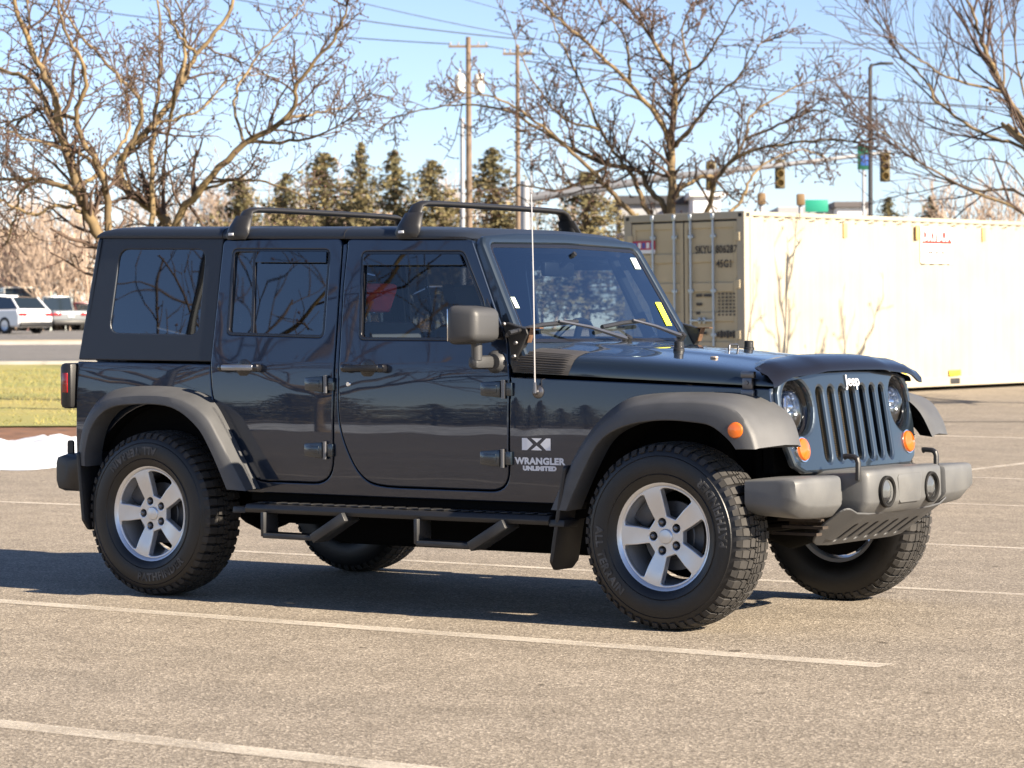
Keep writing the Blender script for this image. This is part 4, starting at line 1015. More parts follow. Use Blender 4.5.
limbs_tree('bare_tree', 'bare spreading tree with knobbly branches standing behind the door end of the container', 'tree', dC, b, [
    (.24, .05, 0, [(674, 395), (673, 300), (672, 208), (671, 150), (673, 120), (675, 80), (655, 45), (630, 8)]),
    (.12, .03, -2.0, [(671, 150), (660, 120), (630, 85), (595, 50), (560, 20), (530, -10)]),
    (.14, .025, 2.0, [(673, 240), (665, 207), (650, 190), (638, 170), (610, 165), (575, 150), (540, 130), (505, 110), (450, 105), (395, 118)]),
    (.12, .025, -2.4, [(673, 260), (625, 207), (600, 180), (570, 150), (540, 125), (500, 100), (465, 92)]),
    (.12, .025, 1.5, [(673, 250), (645, 207), (635, 180), (620, 160), (600, 130), (580, 80), (560, 40), (550, 10)]),
    (.11, .025, 2.2, [(673, 200), (682, 188), (700, 178), (722, 172), (745, 140), (752, 115), (790, 90), (822, 80)]),
    (.11, .025, -2.2, [(674, 265), (708, 210), (716, 180), (740, 155), (780, 145), (830, 140), (858, 142)]),
    (.09, .025, -1.2, [(671, 150), (690, 130), (712, 100), (740, 75), (762, 42)]), (.08, .02, 1.6, [(673, 100), (690, 70), (682, 30), (702, -10)]),
    (.08, .02, 2.6, [(700, 240), (738, 205), (750, 180), (770, 160), (802, 150), (826, 158)]), (.07, .02, -1.6, [(630, 85), (625, 40), (600, 5)]), (.06, .02, 2.0, [(610, 165), (560, 190), (520, 185), (500, 200)]),
    (.06, .02, 1.0, [(600, 130), (560, 115), (530, 75), (515, 40)]), (.06, .02, -2, [(675, 80), (705, 60), (725, 25), (740, 0)]), (.06, .02, -2.4, [(745, 140), (790, 120), (820, 110), (845, 120)])], KC, 13)
dD = 56
KD = dict(thk=.42, seg=[5, 6, 5, 3], wig=[.12, .13, .16, .2], up=[0, .05, .06, .05], n=[0, 0, 6, 2.2], L=[2, 1.8, .85, .36], ang=(22, 48), upb=.12, rr=.55, rmin=.0095, bud=0, budr=.02, dens=2.2)
b = gz(1075, dD)
limbs_tree('bare_tree', 'bare fine twigged tree reaching in from the right edge over the container', 'tree', dD, b, [
    (.26, .05, 0, [(1078, 400), (1074, 300), (1060, 200), (1024, 125), (1004, 90), (985, 50), (975, 20), (962, -15)]),
    (.10, .02, -1.6, [(1074, 270), (1024, 214), (970, 190), (925, 165), (905, 148), (876, 128)]),
    (.09, .02, 1.6, [(1070, 260), (1026, 196), (975, 190), (930, 172), (900, 150)]),
    (.11, .02, 1.2, [(1066, 200), (1024, 150), (985, 135), (940, 105), (925, 80), (900, 55), (885, 35), (868, 5)]),
    (.08, .02, -1.8, [(1006, 92), (955, 80), (920, 60), (893, 38)]), (.07, .02, 1.8, [(1004, 90), (1002, 40), (1000, -10)]), (.07, .02, -2.4, [(1040, 150), (1020, 80), (1015, 20), (1020, -10)]),
    (.06, .015, 2.4, [(1060, 230), (1010, 165), (960, 160), (920, 150)])], KD, 14, mats=(BARK, TWIGR, BUD))

# evergreens
FIR = mat('evergreen_needles', (.070, .066, .030), .9, col2=(.19, .155, .070), vscale=.9)
def conifer(seed, h, w):
    r = random.Random(seed); th = thing('evergreen_tree', 'x', 'tree'); tr = TM(); V = []; F = []
    tr.tube([Vector((0, 0, 0)), Vector((.05, 0, h*.5)), Vector((0, .03, h))], [h*.018, h*.011, .02], 6)
    n = int(h*30)
    for i in range(n):
        t = (i+r.random())/n; z = h*(.10+.90*t); prof = (1-t)**.75*(.75+.45*noise.noise(Vector((seed, t*7, 0))))+.03
        a = r.uniform(0, 6.283); L = w*.5*prof*r.uniform(.35, 1.35); d = Vector((math.cos(a), math.sin(a), r.uniform(-.12, .22))); P0 = Vector((0, 0, z)); P1 = P0+d*L+Vector((0, 0, -.05*L)); tr.tube([P0, P1], [.035, .01], 3)
        for _ in range(int(6+L*8)):
            f = r.uniform(.18, 1.05); c = P0.lerp(P1, f)+rv(r)*(.10+.12*L*(1-f*.6)); s = r.uniform(.10, .26); u = rv(r); v2 = u.cross(rv(r)).normalized(); b = len(V)
            V += [c-u*s*.5, c+u*s*.5, c+v2*s*.8]; F.append((b, b+1, b+2))
    tr.make('trunk', BARK, th); raw('crown', [tuple(v) for v in V], F, FIR, th); return th
PROT = [conifer(s, 9.0, w) for s, w in ((1, 7.4), (2, 6.0), (5, 8.2))]
EV = [(287, 172, 132, 1.0, 0, 'short dark evergreen furthest left in the far row of conifers'), (325, 152, 138, 1.25, 2, 'broad olive evergreen just left of the tallest spindly conifer'), (362, 143, 142, .8, 1, 'tall spindly evergreen right above the rear end of the roof bar'),
      (396, 150, 136, 1.0, 0, 'dark narrow evergreen above the front foot of the rear roof bar'), (433, 160, 134, 1.1, 2, 'olive evergreen just left of the utility pole with transformers'), (494, 148, 140, 1.2, 0, 'full evergreen between the two utility poles'),
      (586, 172, 128, 1.5, 2, 'wide evergreen behind the left end of the shipping container'), (889, 199, 150, .9, 0, 'small evergreen tip over the container beside the street lamp'), (931, 199, 150, .9, 1, 'small evergreen tip over the container left of the red sign'), (240, 178, 145, 1.3, 2, 'olive evergreen behind the twigs over the quarter window')]
used = set()
for px, ty, d, wf_, k, lab in EV:
    o = PROT[k] if k not in used else copy_tree(PROT[k]); used.add(k)
    x, y, z = gz(px, d); h = (334-ty)/FPX*d+1.274-z; s = h/9.0
    o.location = (x, y, z); o.scale = (s*wf_*1.2, s*wf_*1.2, s); o.rotation_euler = (0, 0, px*.7); tag(o, lab, 'tree', 'evergreens far behind the lot')

# brown leafless brush and small trees
BRUSHM = mat('tan_twigs', (.31, .235, .18), .95, col2=(.42, .33, .26), vscale=.8)
def bush(seed, h, w):
    r = random.Random(seed); th = thing('leafless_brush', 'x', 'brush'); cw = TM(); cfg = dict(seg=[6, 5, 4, 3], wig=[.14, .18, .22, .25], up=[.05, .07, .06, .03], n=[0, 10, 6, 3], L=[h*.62, h*.30, h*.15, h*.07], ang=(18, 50), upb=.15, rr=.5, rmin=.020, bud=0, budr=.02)
    for i in range(9): a = r.uniform(0, 6.28); q = Vector((math.cos(a), math.sin(a), 0))*w*.22*r.random(); d = (Vector((math.cos(a)*r.uniform(.1, .6), math.sin(a)*r.uniform(.1, .6), 1))).normalized(); grow((cw, cw), cw, q, d, h*.62*r.uniform(.7, 1.15), .07, 0, r, cfg)
    cw.make('twigs', BRUSHM, th); return th
BP = [bush(s, 6.5, 6) for s in (21, 22, 23)]
k = 0
BL = [(-12, 190, 150, 'at the left edge behind the white truck'), (22, 205, 142, 'behind the white sport utility and truck'), (50, 198, 146, 'behind the silver pickup'), (80, 208, 140, 'behind the dark red car'), (112, 205, 150, 'behind the leaning bare trunk'), (210, 185, 150, 'left of the far evergreen row, over the quarter window'), (255, 200, 146, 'over the rear foot of the rear roof bar'),
      (300, 192, 148, 'between the two leftmost evergreens'), (345, 196, 150, 'under the spindly evergreen'), (412, 194, 150, 'left of the transformer pole'), (452, 192, 152, 'at the foot of the transformer pole'), (540, 192, 150, 'right of the second utility pole'), (975, 188, 150, 'over the right part of the container roof'), (168, 200, 154, 'behind the fanning stems of the left trees'), (1010, 190, 146, 'at the far right over the container roof')]
for px, ty, d, lab in BL:
    o = BP[k] if k < 3 else copy_tree(BP[k % 3]); x, y, z = gz(px, d); s = ((334-ty)/FPX*d+1.274-z)/4.7
    o.location = (x, y, z); o.scale = (s*.95, s*.95, s); o.rotation_euler = (0, 0, px*1.3); tag(o, 'tan leafless brush '+lab, 'brush', 'tan leafless brush along the far lot'); k += 1

# ------------------------------------------------------------------ shipping container
CN = mat('cream_container_paint', (.36, .32, .245), .5, var=.07, vscale=1.2)
CND = mat('shaded_door_paint', (.46, .385, .25), .5, var=.06, vscale=2)  # second tone of the container paint, coloured for the doors standing in shade
GALV = mat('galvanised', (.42, .47, .52), .4, .7)
YEL = mat('yellow_mark', (.72, .50, .03), .5)
INK = mat('stencil_ink', (.05, .045, .04), .7)
GASK = mat('gasket', (.02, .02, .02), .7)
L_, W_, H_ = 12.19, 2.438, 2.896
CT = thing('shipping_container', 'long cream shipping container with its doors in shade parked behind the car', 'container', (-12.195, 26.259, .30), R(80.5)); CT.rotation_euler = (0, R(-.45), R(83))
bm = bmesh.new()
for yy in (0.0, W_):                     # corrugated long walls
    RWc = []; x = .17; nrm = -1 if yy == 0 else 1; k = 0
    while x < L_-.17:
        for dx, dep in ((0, 0), (.072, 0), (.140, .036), (.212, .036)):
            if x+dx < L_-.15: RWc.append([(x+dx, yy-nrm*(.012+dep), .16), (x+dx, yy-nrm*(.012+dep), H_-.07)])
        x += .28
    rows(bm, RWc)
obj('side_wall', bm, CN, CT, flat=True)
bm = bmesh.new()
for yy in (.035, W_-.035): box(bm, (L_/2, yy, H_-.04), (L_-.2, .07, .07), .008); box(bm, (L_/2, yy, .08), (L_-.2, .07, .16), .008)
for x in (.075, L_-.075):
    for yy in (.075, W_-.075): box(bm, (x, yy, H_/2), (.15, .15, H_-.22), .01)
for x in (.045, L_-.045): box(bm, (x, W_/2, H_-.06), (.09, W_-.3, .12), .008); box(bm, (x, W_/2, .08), (.09, W_-.3, .15), .008)
obj('frame', bm, CN, CT, flat=True)
bm = bmesh.new(); rows(bm, [[(x, .05, H_-.03), (x, W_-.05, H_-.03)] for x in [.1+i*.4 for i in range(31)]]); box(bm, (L_-.1, W_/2, H_/2), (.04, W_-.3, H_-.3)); box(bm, (L_/2, W_/2, .12), (L_-.2, W_-.1, .03)); obj('roof', bm, CN, CT, flat=True)
for x in (.089, L_-.089):
    for yy in (.081, W_-.081):
        for z in (.059, H_-.059):
            bm = bmesh.new(); box(bm, (x, yy, z), (.184, .168, .120), .012); box(bm, (x, yy+(-.083 if yy < 1 else .083), z), (.09, .008, .06), .003, mi=1); box(bm, (x+(-.091 if x < 1 else .091), yy, z), (.008, .07, .06), .003, mi=1)
            obj('corner_casting', bm, [CN, GASK], CT, flat=True)
for x in [.6+i*.42 for i in range(27)]:
    bm = bmesh.new(); tube(bm, [(x-.05, -.012, H_-.105), (x-.03, -.03, H_-.105), (x+.03, -.03, H_-.105), (x+.05, -.012, H_-.105)], .009, 5); obj('lashing_ring', bm, CN, CT)
for x in (4.35, 6.05):
    bm = bmesh.new(); box(bm, (x, -.001, .085), (.30, .012, .10), .003); obj('forklift_pocket', bm, GASK, CT)
    bm = bmesh.new(); box(bm, (x, .002, .225), (.36, .025, .10), .003); obj('yellow_marking', bm, YEL, CT)
for x in (2.75, 4.9, 7.0):
    bm = bmesh.new(); box(bm, (x, -.004, H_-.26), (.10, .02, .24), .003); obj('vent_cover', bm, mat('tan_vent', (.55, .36, .13), .6), CT)
# door end (local x = 0)
for j, (y0, y1) in enumerate(((.16, W_/2-.012), (W_/2+.012, W_-.16))):
    bm = bmesh.new(); zA, zB = .20, H_-.15
    box(bm, (.055, (y0+y1)/2, (zA+zB)/2), (.03, y1-y0, zB-zA), .004)
    for yy in (y0+.035, y1-.035): box(bm, (.032, yy, (zA+zB)/2), (.03, .07, zB-zA), .006)
    for zz in (zA+.05, zB-.05): box(bm, (.033, (y0+y1)/2, zz), (.03, y1-y0-.14, .10), .006)
    for zz in [zA+.1+(zB-zA-.2)*i/5 for i in range(1, 5)]: box(bm, (.034, (y0+y1)/2, zz), (.028, y1-y0-.14, .16), .02)
    dr = obj('door', bm, CND, CT, flat=True)
    bm = bmesh.new()
    for yy in (y0-.006, y1+.006): box(bm, (.038, yy, (zA+zB)/2), (.03, .014, zB-zA), 0)
    for zz in (zA-.01, zB+.012): box(bm, (.038, (y0+y1)/2, zz), (.03, y1-y0, .03), 0)
    obj('gasket', bm, GASK, dr, flat=True)
    for yy in ((.62, 1.07), (1.40, 1.84))[j]:
        bm = bmesh.new(); tube(bm, [(-.002, yy, .13), (-.002, yy, H_-.05)], .019, 8)
        for zz in (.30, .95, 1.65, H_-.38): box(bm, (.008, yy, zz), (.03, .10, .055), .006)
        for zz in (.14, H_-.07): box(bm, (-.006, yy, zz), (.045, .06, .10), .01)
        rod = obj('lock_rod', bm, GALV, dr)
        bm = bmesh.new(); box(bm, (-.022, yy+(.14 if yy < (y0+y1)/2 else -.14), 1.18), (.014, .30, .035), .005); box(bm, (-.006, yy+(.27 if yy < (y0+y1)/2 else -.27), 1.18), (.03, .05, .10), .006); obj('handle', bm, GALV, rod)
    for zz in (.35, .95, 1.75, 2.5):
        bm = bmesh.new(); box(bm, (.004, y0-.03 if j == 0 else y1+.03, zz), (.05, .10, .14), .01); obj('hinge', bm, CND, dr, flat=True)
def cdoor(y0, z0): return lambda x, y, d: (.016-d, y0-x, z0+y)         # text on the doors reads toward -y
for s_, size, y0, z0, sp in (('SKYU', .17, .82, 2.30, 1.0), ('806287', .17, .37, 2.30, 1.0), ('45G1', .17, .41, 2.07, 1.0)):
    bm = textmesh(s_, size, cdoor(y0, z0), 0, .004, .80, spacing=1.05); obj('container_number', bm, INK, CT, 0, True)
rr = random.Random(4)
bm = bmesh.new()
for c in range(5):                        # small illegible stencil rows
    for i in range(7): box(bm, (.016, .52-c*.075, 1.60-i*.055+0*c), (.004, .045*rr.uniform(.6, 1), .030), 0)
for i, (y0, z0, w) in enumerate(((.92, 1.58, .12), (.74, 1.58, .16), (.92, 1.44, .11), (.94, 1.30, .08), (.93, .98, .11), (.82, .98, .10))): box(bm, (.016, y0, z0), (.004, w, .045), 0)
for i in range(6): box(bm, (.016, .54-i*.062, .96), (.004, .045, .12 if i % 2 else .09), 0)
obj('stencil_data', bm, INK, CT, flat=True)['kind'] = 'stuff'
bm = bmesh.new(); box(bm, (.010, 2.03, 2.40), (.012, .46, .15), .002); box(bm, (.008, 2.03, 2.30), (.012, .46, .06), .002, mi=1)
for i in range(5): box(bm, (.003, 2.20-i*.085, 2.40), (.004, .06, .09), 0, mi=1 if i % 2 else 2)
obj('door_placard', bm, [mat('red_sign', (.45, .05, .08), .5), WHITEP, mat('blue_sign', (.06, .08, .35), .5)], CT, flat=True)
bm = bmesh.new(); box(bm, (5.48, -.006, 2.43), (.98, .012, .62), .003); sgn = obj('sign_board', bm, mat('white_sign', (.80, .79, .76), .5), CT, flat=True)
bm = bmesh.new(); box(bm, (5.48, -.014, 2.58), (.92, .006, .25), .002); obj('red_band', bm, mat('sign_red', (.32, .022, .014), .5), sgn, flat=True)
bm = textmesh('DRYBOX', .28, lambda x, y, d: (5.48+x, -.020-d, 2.59+y), .004, .010, .84, spacing=.98); obj('sign_lettering', bm, WHITEP, sgn, 0, True)
bm = bmesh.new()
for i, (x, w) in enumerate(((5.24, .06), (5.32, .06), (5.48, .07), (5.57, .04), (5.66, .06), (5.73, .04))): box(bm, (x, -.014, 2.30), (w, .006, .045), 0)
obj('sign_small_print', bm, INK, sgn, flat=True)['kind'] = 'stuff'

# ------------------------------------------------------------------ poles, wires, signals
WOOD = mat('pole_wood', (.16, .115, .08), .9, var=.3, vscale=2)
GREYM = mat('grey_metal_post', (.30, .31, .33), .5, .4)
DKM = mat('dark_metal_post', (.035, .035, .038), .5)
def post(px, d, ytop): x, y, z = gz(px, d); return Vector((x, y, z)), (334-ytop)/FPX*d+1.274-z
def wood_pole(px, ytop, d, label, r=.15, arms=()):
    b, h = post(px, d, ytop); th = thing('utility_pole', label, 'utility pole', b, 0, 'wooden utility poles'); bm = bmesh.new(); tube(bm, [(0, 0, -.3), (0, 0, h*.6), (0, 0, h)], [r, r*.85, r*.7], 10); obj('pole', bm, WOOD, th)
    for z, w in arms:
        bm = bmesh.new(); a = rh*w/2; tube(bm, [-a+Vector((0, 0, h-z)), a+Vector((0, 0, h-z))], .07, 4); ar = obj('crossarm', bm, WOOD, th)
        for f in (-.9, -.5, .5, .9):
            bm = bmesh.new(); c = a*f+Vector((0, 0, h-z+.06)); lathe(bm, [(.03, 0), (.05, .05), (.03, .09), (.05, .13), (0, .17)], c, (0, 0, 1), 8); obj('insulator', bm, mat('porcelain', (.35, .33, .30), .3), ar)
    return th, h
up, h = wood_pole(470, 37, 130, 'wooden utility pole with crossarm and two pale transformers', .17, ((.45, 1.9),))
for sx in (-.42, .5):
    bm = bmesh.new(); c = rh*sx+Vector((0, 0, h-2.2)); lathe(bm, [(0, -.48), (.22, -.45), (.24, -.40), (.24, .36), (.20, .42), (0, .46)], c, (0, 0, 1), 16); tube(bm, [c+Vector((0, 0, .42)), c+Vector((0, 0, .66))], .05, 6); tube(bm, [c, c*.0+Vector((0, 0, h-2.2))], .05, 6); obj('transformer', bm, mat('pale_transformer', (.62, .60, .54), .5), up)
wood_pole(519, 45, 120, 'thinner wooden utility pole right of the pole with transformers', .12, ((.4, 1.3),))
b, h = post(463.5, 118, 118); sp_ = thing('steel_pole', 'pale steel pole standing against the wooden transformer pole', 'pole', b); bm = bmesh.new(); tube(bm, [(0, 0, -.2), (0, 0, h)], [.13, .09], 12); obj('shaft', bm, GREYM, sp_); bm = bmesh.new(); box(bm, (0, 0, .05), (.5, .5, .12), .02); obj('base_plate', bm, GREYM, sp_)
b, h = post(532, 100, 138); sp_ = thing('steel_pole', 'very thin pale pole right of the second utility pole', 'pole', b); bm = bmesh.new(); tube(bm, [(0, 0, -.2), (0, 0, h)], [.05, .03], 8); obj('shaft', bm, GREYM, sp_); bm = bmesh.new(); box(bm, (0, 0, h*.62), (.12, .12, .2), .02); obj('bracket', bm, GREYM, sp_)
# overhead wires
WIREM = mat('wire', (.03, .03, .032), .6)
WR = [((-60, -12), (451, 44), 130, .028, 'lower of the wires running left from the transformer pole'), ((120, -25), (532, 40), 127, .03, 'upper thick bundle running right past the transformer pole'), ((236, -30), (640, 55), 124, .022, 'thin wire above the thick bundle over the roof bars'), ((486, 46), (1100, 118), 128, .022, 'long wire from the transformer pole falling to the right'),
      ((520, 60), (1100, 112), 121, .03, 'thick wire from the second pole crossing behind the street lamp'), ((700, 38), (1100, 35), 135, .02, 'high level wire over the container'), ((700, 44), (1100, 39), 135, .02, 'second high level wire just below the highest one'), ((190, 190), (700, 168), 128, .016, 'faint low wire in front of the evergreen tops'), ((440, -8), (760, 60), 133, .018, 'faint upper wire over the middle tree'), ((600, 75), (1100, 145), 138, .018, 'lowest faint wire over the container')]
for (x0, y0), (x1, y1), d, r_, lab in WR:
    A, B = at(x0, y0, d), at(x1, y1, d+4); bm = bmesh.new(); tube(bm, [A.lerp(B, i/16)+Vector((0, 0, -.35*(1-(2*i/16-1)**2))) for i in range(17)], r_, 5)
    w = obj('overhead_wire', bm, WIREM); tag(w, lab, 'wire', 'overhead wires')
# signal mast arm
d = 90; b, h = post(526, d, 190); ma = thing('signal_mast', 'grey traffic signal mast with long arm reaching right over the road', 'signal mast', b); bm = bmesh.new(); tube(bm, [(0, 0, -.2), (0, 0, h+.3)], [.20, .15], 12); obj('post', bm, GREYM, ma)
ap = [at(526, 198, d)-b, at(600, 188, d)-b, at(658, 178, d)-b, at(781, 165, d)-b, at(890, 152, d+2)-b]; bm = bmesh.new(); tube(bm, ap, [.16, .15, .13, .09, .06], 10); obj('arm', bm, mat('dull_grey_arm', (.15, .155, .17), .5), ma)
SIGB = mat('signal_backplate', (.10, .085, .05), .6); SIGY = mat('signal_housing', (.30, .21, .06), .6)
for px, py, lab in ((711, 176, 'left traffic signal on the mast arm beside the bare trunk'), (780, 174, 'middle traffic signal on the mast arm over the container'), (885, 167, 'right traffic signal beside the street lamp')):
    c = at(px, py, d+.2); t = thing('traffic_signal', lab, 'traffic signal', c, 0, 'signals hanging from the mast arm')
    t.rotation_euler = (0, 0, math.atan2(rh.y, rh.x)); bm = bmesh.new(); box(bm, (0, 0, 0), (.34, .16, .98), .04); obj('housing', bm, SIGB, t)
    for z in (.30, 0, -.30):
        bm = bmesh.new(); lathe(bm, [(0, .0), (.11, .0), (.12, -.02), (.125, -.12), (.115, -.12), (.115, -.02)], (0, -.08, z), (0, 1, 0), 14); obj('visor', bm, SIGY, t)
    bm = bmesh.new(); tube(bm, [(0, 0, .48), (0, 0, .68)], .035, 6); obj('hanger', bm, GREYM, t)
for px, py, lab in ((762, 202, 'left of two small tan signal heads just above the container'), (801, 203, 'right of two small tan signal heads just above the container')):
    dd = 84; c, h = post(px, dd, py-8); t = thing('pedestrian_signal', lab, 'signal', c, math.atan2(rh.y, rh.x), 'small signal heads on posts'); bm = bmesh.new(); tube(bm, [(0, 0, -.2), (0, 0, h)], .06, 8); obj('post', bm, GREYM, t)
    bm = bmesh.new(); box(bm, (0, -.05, h-.18), (.25, .2, .36), .04); obj('housing', bm, mat('tan_signal', (.17, .105, .045), .6), t)
# street lamp
b, h = post(871, 78, 66); t = thing('street_lamp', 'tall dark street lamp with short arm pointing right', 'street lamp', b); bm = bmesh.new(); tube(bm, [(0, 0, -.2), (0, 0, h-.1), tuple(rh*.06+Vector((0, 0, h)))], [.075, .06, .055], 10); obj('pole', bm, DKM, t)
bm = bmesh.new(); tube(bm, [rh*.03+Vector((0, 0, h-.03)), rh*.3+Vector((0, 0, h+.02))], .035, 8); obj('arm', bm, DKM, t)
bm = bmesh.new(); box(bm, (.45, 0, h+.02), (.42, .22, .07), .02); 
for v in bm.verts: v.co = rh*v.co.x+fh*v.co.y+Vector((0, 0, v.co.z))
obj('lamp_head', bm, DKM, t)
b, h = post(864, 88, 148); t = thing('road_sign', 'green road sign with blue square on a pale post left of the lamp', 'sign', b, math.atan2(rh.y, rh.x)); bm = bmesh.new(); tube(bm, [(0, 0, -.2), (0, 0, h)], .045, 8); obj('post', bm, GREYM, t)
bm = bmesh.new(); box(bm, (0, -.06, h-.38), (.40, .03, .74), .008); box(bm, (.03, -.08, h-.45), (.24, .012, .34), .003, mi=1); obj('panel', bm, [mat('sign_green', (.015, .10, .06), .4), mat('sign_blue', (.04, .12, .40), .4)], t)
b, h = post(817, 112, 201); t = thing('road_sign', 'wide green road sign low above the container', 'sign', b, math.atan2(rh.y, rh.x)); bm = bmesh.new(); 
for s in (-.3, .3): tube(bm, [(s, 0, -.2), (s, 0, h)], .04, 8)
obj('post', bm, GREYM, t); bm = bmesh.new(); box(bm, (0, -.06, h-.25), (.95, .03, .5), .01); obj('panel', bm, mat('sign_teal', (.02, .26, .17), .4), t)

# ------------------------------------------------------------------ far buildings
def building(px0, px1, ytop, d, label, wallc, roofc, dep=8, roofh=.8, wins=3, para=0):
    x, y, z = gz((px0+px1)/2, d); w = (px1-px0)/FPX*d; h = (334-ytop)/FPX*d+1.274-z
    t = thing('building', label, 'building', (x, y, z), math.atan2(rh.y, rh.x)); bm = bmesh.new(); box(bm, (0, dep/2, (h-roofh)/2), (w, dep, h-roofh)); obj('wall', bm, mat('wall_'+label[:9], wallc, .85, var=.06, vscale=1), t, flat=True)
    bm = bmesh.new(); box(bm, (0, dep/2, h-roofh/2), (w+.5, dep+.5, roofh), .05); obj('roof', bm, mat('roof_'+label[:9], roofc, .8), t, flat=True)
    for i in range(wins):
        xx = -w/2+w*(i+.5)/wins; bm = bmesh.new(); box(bm, (xx, -.02, 1.7), (min(1.6, w/wins*.6), .06, 1.3), .01); wn = obj('window', bm, mat('far_glass', (.03, .04, .05), .15), t, flat=True)
        bm = bmesh.new(); box(bm, (xx, -.04, 1.0), (min(1.8, w/wins*.7), .12, .1)); obj('sill', bm, WHITEP, wn, flat=True)
building(-60, 14, 226, 165, 'low building with sunlit beige fascia and dark red walls at the left edge', (.10, .05, .045), (.52, .40, .27), roofh=.85)
building(272, 352, 208, 170, 'dark purple brown low building behind the rear roof bar', (.07, .05, .06), (.09, .07, .09), roofh=1.2)
building(350, 398, 212, 168, 'small peach walled building just right of the dark low building', (.42, .28, .19), (.45, .32, .22), roofh=.3, wins=2)
building(622, 700, 196, 150, 'long flat building with dark roof line behind the middle tree trunk', (.33, .34, .36), (.05, .05, .055), roofh=.5)
building(694, 721, 192, 146, 'small bright white boxy building right of the middle tree trunk', (.78, .78, .78), (.70, .70, .70), roofh=.3, wins=1)
building(782, 868, 208, 160, 'low grey and white building behind the wide green sign', (.36, .37, .39), (.30, .30, .31), roofh=.5)
building(838, 866, 203, 158, 'white roofed low building left of the street lamp foot', (.70, .70, .70), (.10, .09, .09), roofh=.35, wins=1)

# ------------------------------------------------------------------ cars in the far lot
TYM = mat('far_tyre', (.02, .02, .02), .8); RIMM = mat('far_rim', (.45, .46, .48), .35, .6); FGL = mat('far_car_glass', (.012, .018, .022), .08, coat=.6)
def far_car(name, label, px, d, head, paint, prof, roof, W=1.84, R_=.36, wb=(1.35, -1.40), bed=None, plate=True):
    """prof: lower body outline (x,z); roof: greenhouse (x,z) outline"""
    x, y, z = gz(px, d); t = thing(name, label, 'car', (x, y, z), head)
    bm = bmesh.new(); prism(bm, rpoly(prof, .12, 3), 'y', -W/2, W/2, .09, seg=3); body = obj('body', bm, paint, t, 40)
    bm = bmesh.new(); prism(bm, roof, 'y', -W/2+.10, W/2-.10, 0); zmin = min(p[1] for p in roof); zmax = max(p[1] for p in roof)
    for v in bm.verts: f = (v.co.z-zmin)/(zmax-zmin); v.co.y *= 1-.16*f
    obj('windows', bm, FGL, t, 30)
    xr = [p[0] for p in roof if p[1] > zmax-.05]; bm = bmesh.new(); box(bm, ((min(xr)+max(xr))/2, 0, zmax), (max(xr)-min(xr)+.14, (W-.2)*.84, .07), .03)
    obj('roof', bm, paint, t, 40)
    for i in range(len(roof)):
        a, c = Vector(roof[i]), Vector(roof[(i+1) % len(roof)])
        if abs(c.y-a.y) > .2:
            lo, hi = (a, c) if a.y < c.y else (c, a); bm = bmesh.new()
            for sg in (-1, 1): tube(bm, [(lo.x, sg*(W/2-.115), lo.y), (hi.x, sg*(W/2-.1)*.85, hi.y)], .035, 6)
            obj('pillar', bm, paint, t)
    bm = bmesh.new(); xm = (min(xr)+max(xr))/2
    for sg in (-1, 1): tube(bm, [(xm, sg*(W/2-.105), zmin), (xm, sg*(W/2-.1)*.85, zmax)], .022, 6)
    obj('pillar', bm, paint, t)
    for xx in wb:
        for sg in (-1, 1):
            bm = bmesh.new(); lathe(bm, [(R_*.62, .10), (R_*.9, .11), (R_, .07), (R_, -.09), (R_*.6, -.1)], (xx, sg*(W/2-.09), R_), (0, sg, 0), 24); wh = obj('wheel', bm, TYM, t)
            bm = bmesh.new(); lathe(bm, [(R_*.64, .10), (R_*.60, .09), (R_*.2, .06), (0, .07)], (xx, sg*(W/2-.09), R_), (0, sg, 0), 20); obj('rim', bm, RIMM, wh)
    xe = min(p[0] for p in prof); xf = max(p[0] for p in prof); zb_ = zmin-.12
    for sg in (-1, 1):
        bm = bmesh.new(); box(bm, (xe+.05, sg*(W/2-.24), zb_-.06), (.14, .42, .15), .03); obj('tail_light', bm, REDL, t)
        bm = bmesh.new(); box(bm, (xf-.08, sg*(W/2-.26), zb_-.16), (.16, .36, .16), .03); obj('headlight', bm, CHROME, t)
    bm = bmesh.new(); box(bm, (xe, 0, .42), (.10, W-.1, .22), .04); obj('rear_bumper', bm, BLK, t)
    if plate: bm = bmesh.new(); box(bm, (xe-.012, 0, .78), (.03, .32, .16), .004); obj('number_plate', bm, WHITEP, t)
    return t
hd = -rh*.77+fh*.63; HA = math.atan2(hd.y, hd.x)
WHT = mat('white_car_paint', (.72, .73, .75), .3, coat=.8); SLV = mat('silver_car_paint', (.24, .26, .28), .3, .4, .8); DRD = mat('dark_red_car_paint', (.10, .010, .020), .3, .2, .8); CRM = mat('cream_car_paint', (.70, .66, .58), .35, coat=.5)
SUVP = [(-2.35, .42), (-2.38, .75), (-2.25, 1.08), (.95, 1.06), (2.1, .92), (2.38, .70), (2.35, .32), (-2.2, .30)]
SUVR = [(-2.25, 1.02), (-1.62, 1.60), (-.3, 1.69), (.45, 1.62), (1.35, 1.02)]
c = Vector((0, 0, 0)); far_car('parked_car', 'white sport utility car seen from behind at the left edge', 1, 120, HA, WHT, SUVP, SUVR, 1.92, .38)
TRP = [(-2.75, .50), (-2.78, 1.02), (-.9, 1.04), (1.1, 1.06), (2.6, 1.0), (2.75, .8), (2.7, .42), (-2.6, .42)]
TRR = [(-.85, 1.02), (-.75, 1.72), (.35, 1.74), (1.15, 1.04)]
hd2 = -rh*.5+fh*.86; far_car('parked_pickup', 'silver pickup truck parked right of the white sport utility', 52, 139, math.atan2(hd2.y, hd2.x), SLV, TRP, TRR, 1.95, .38, (1.75, -1.65))
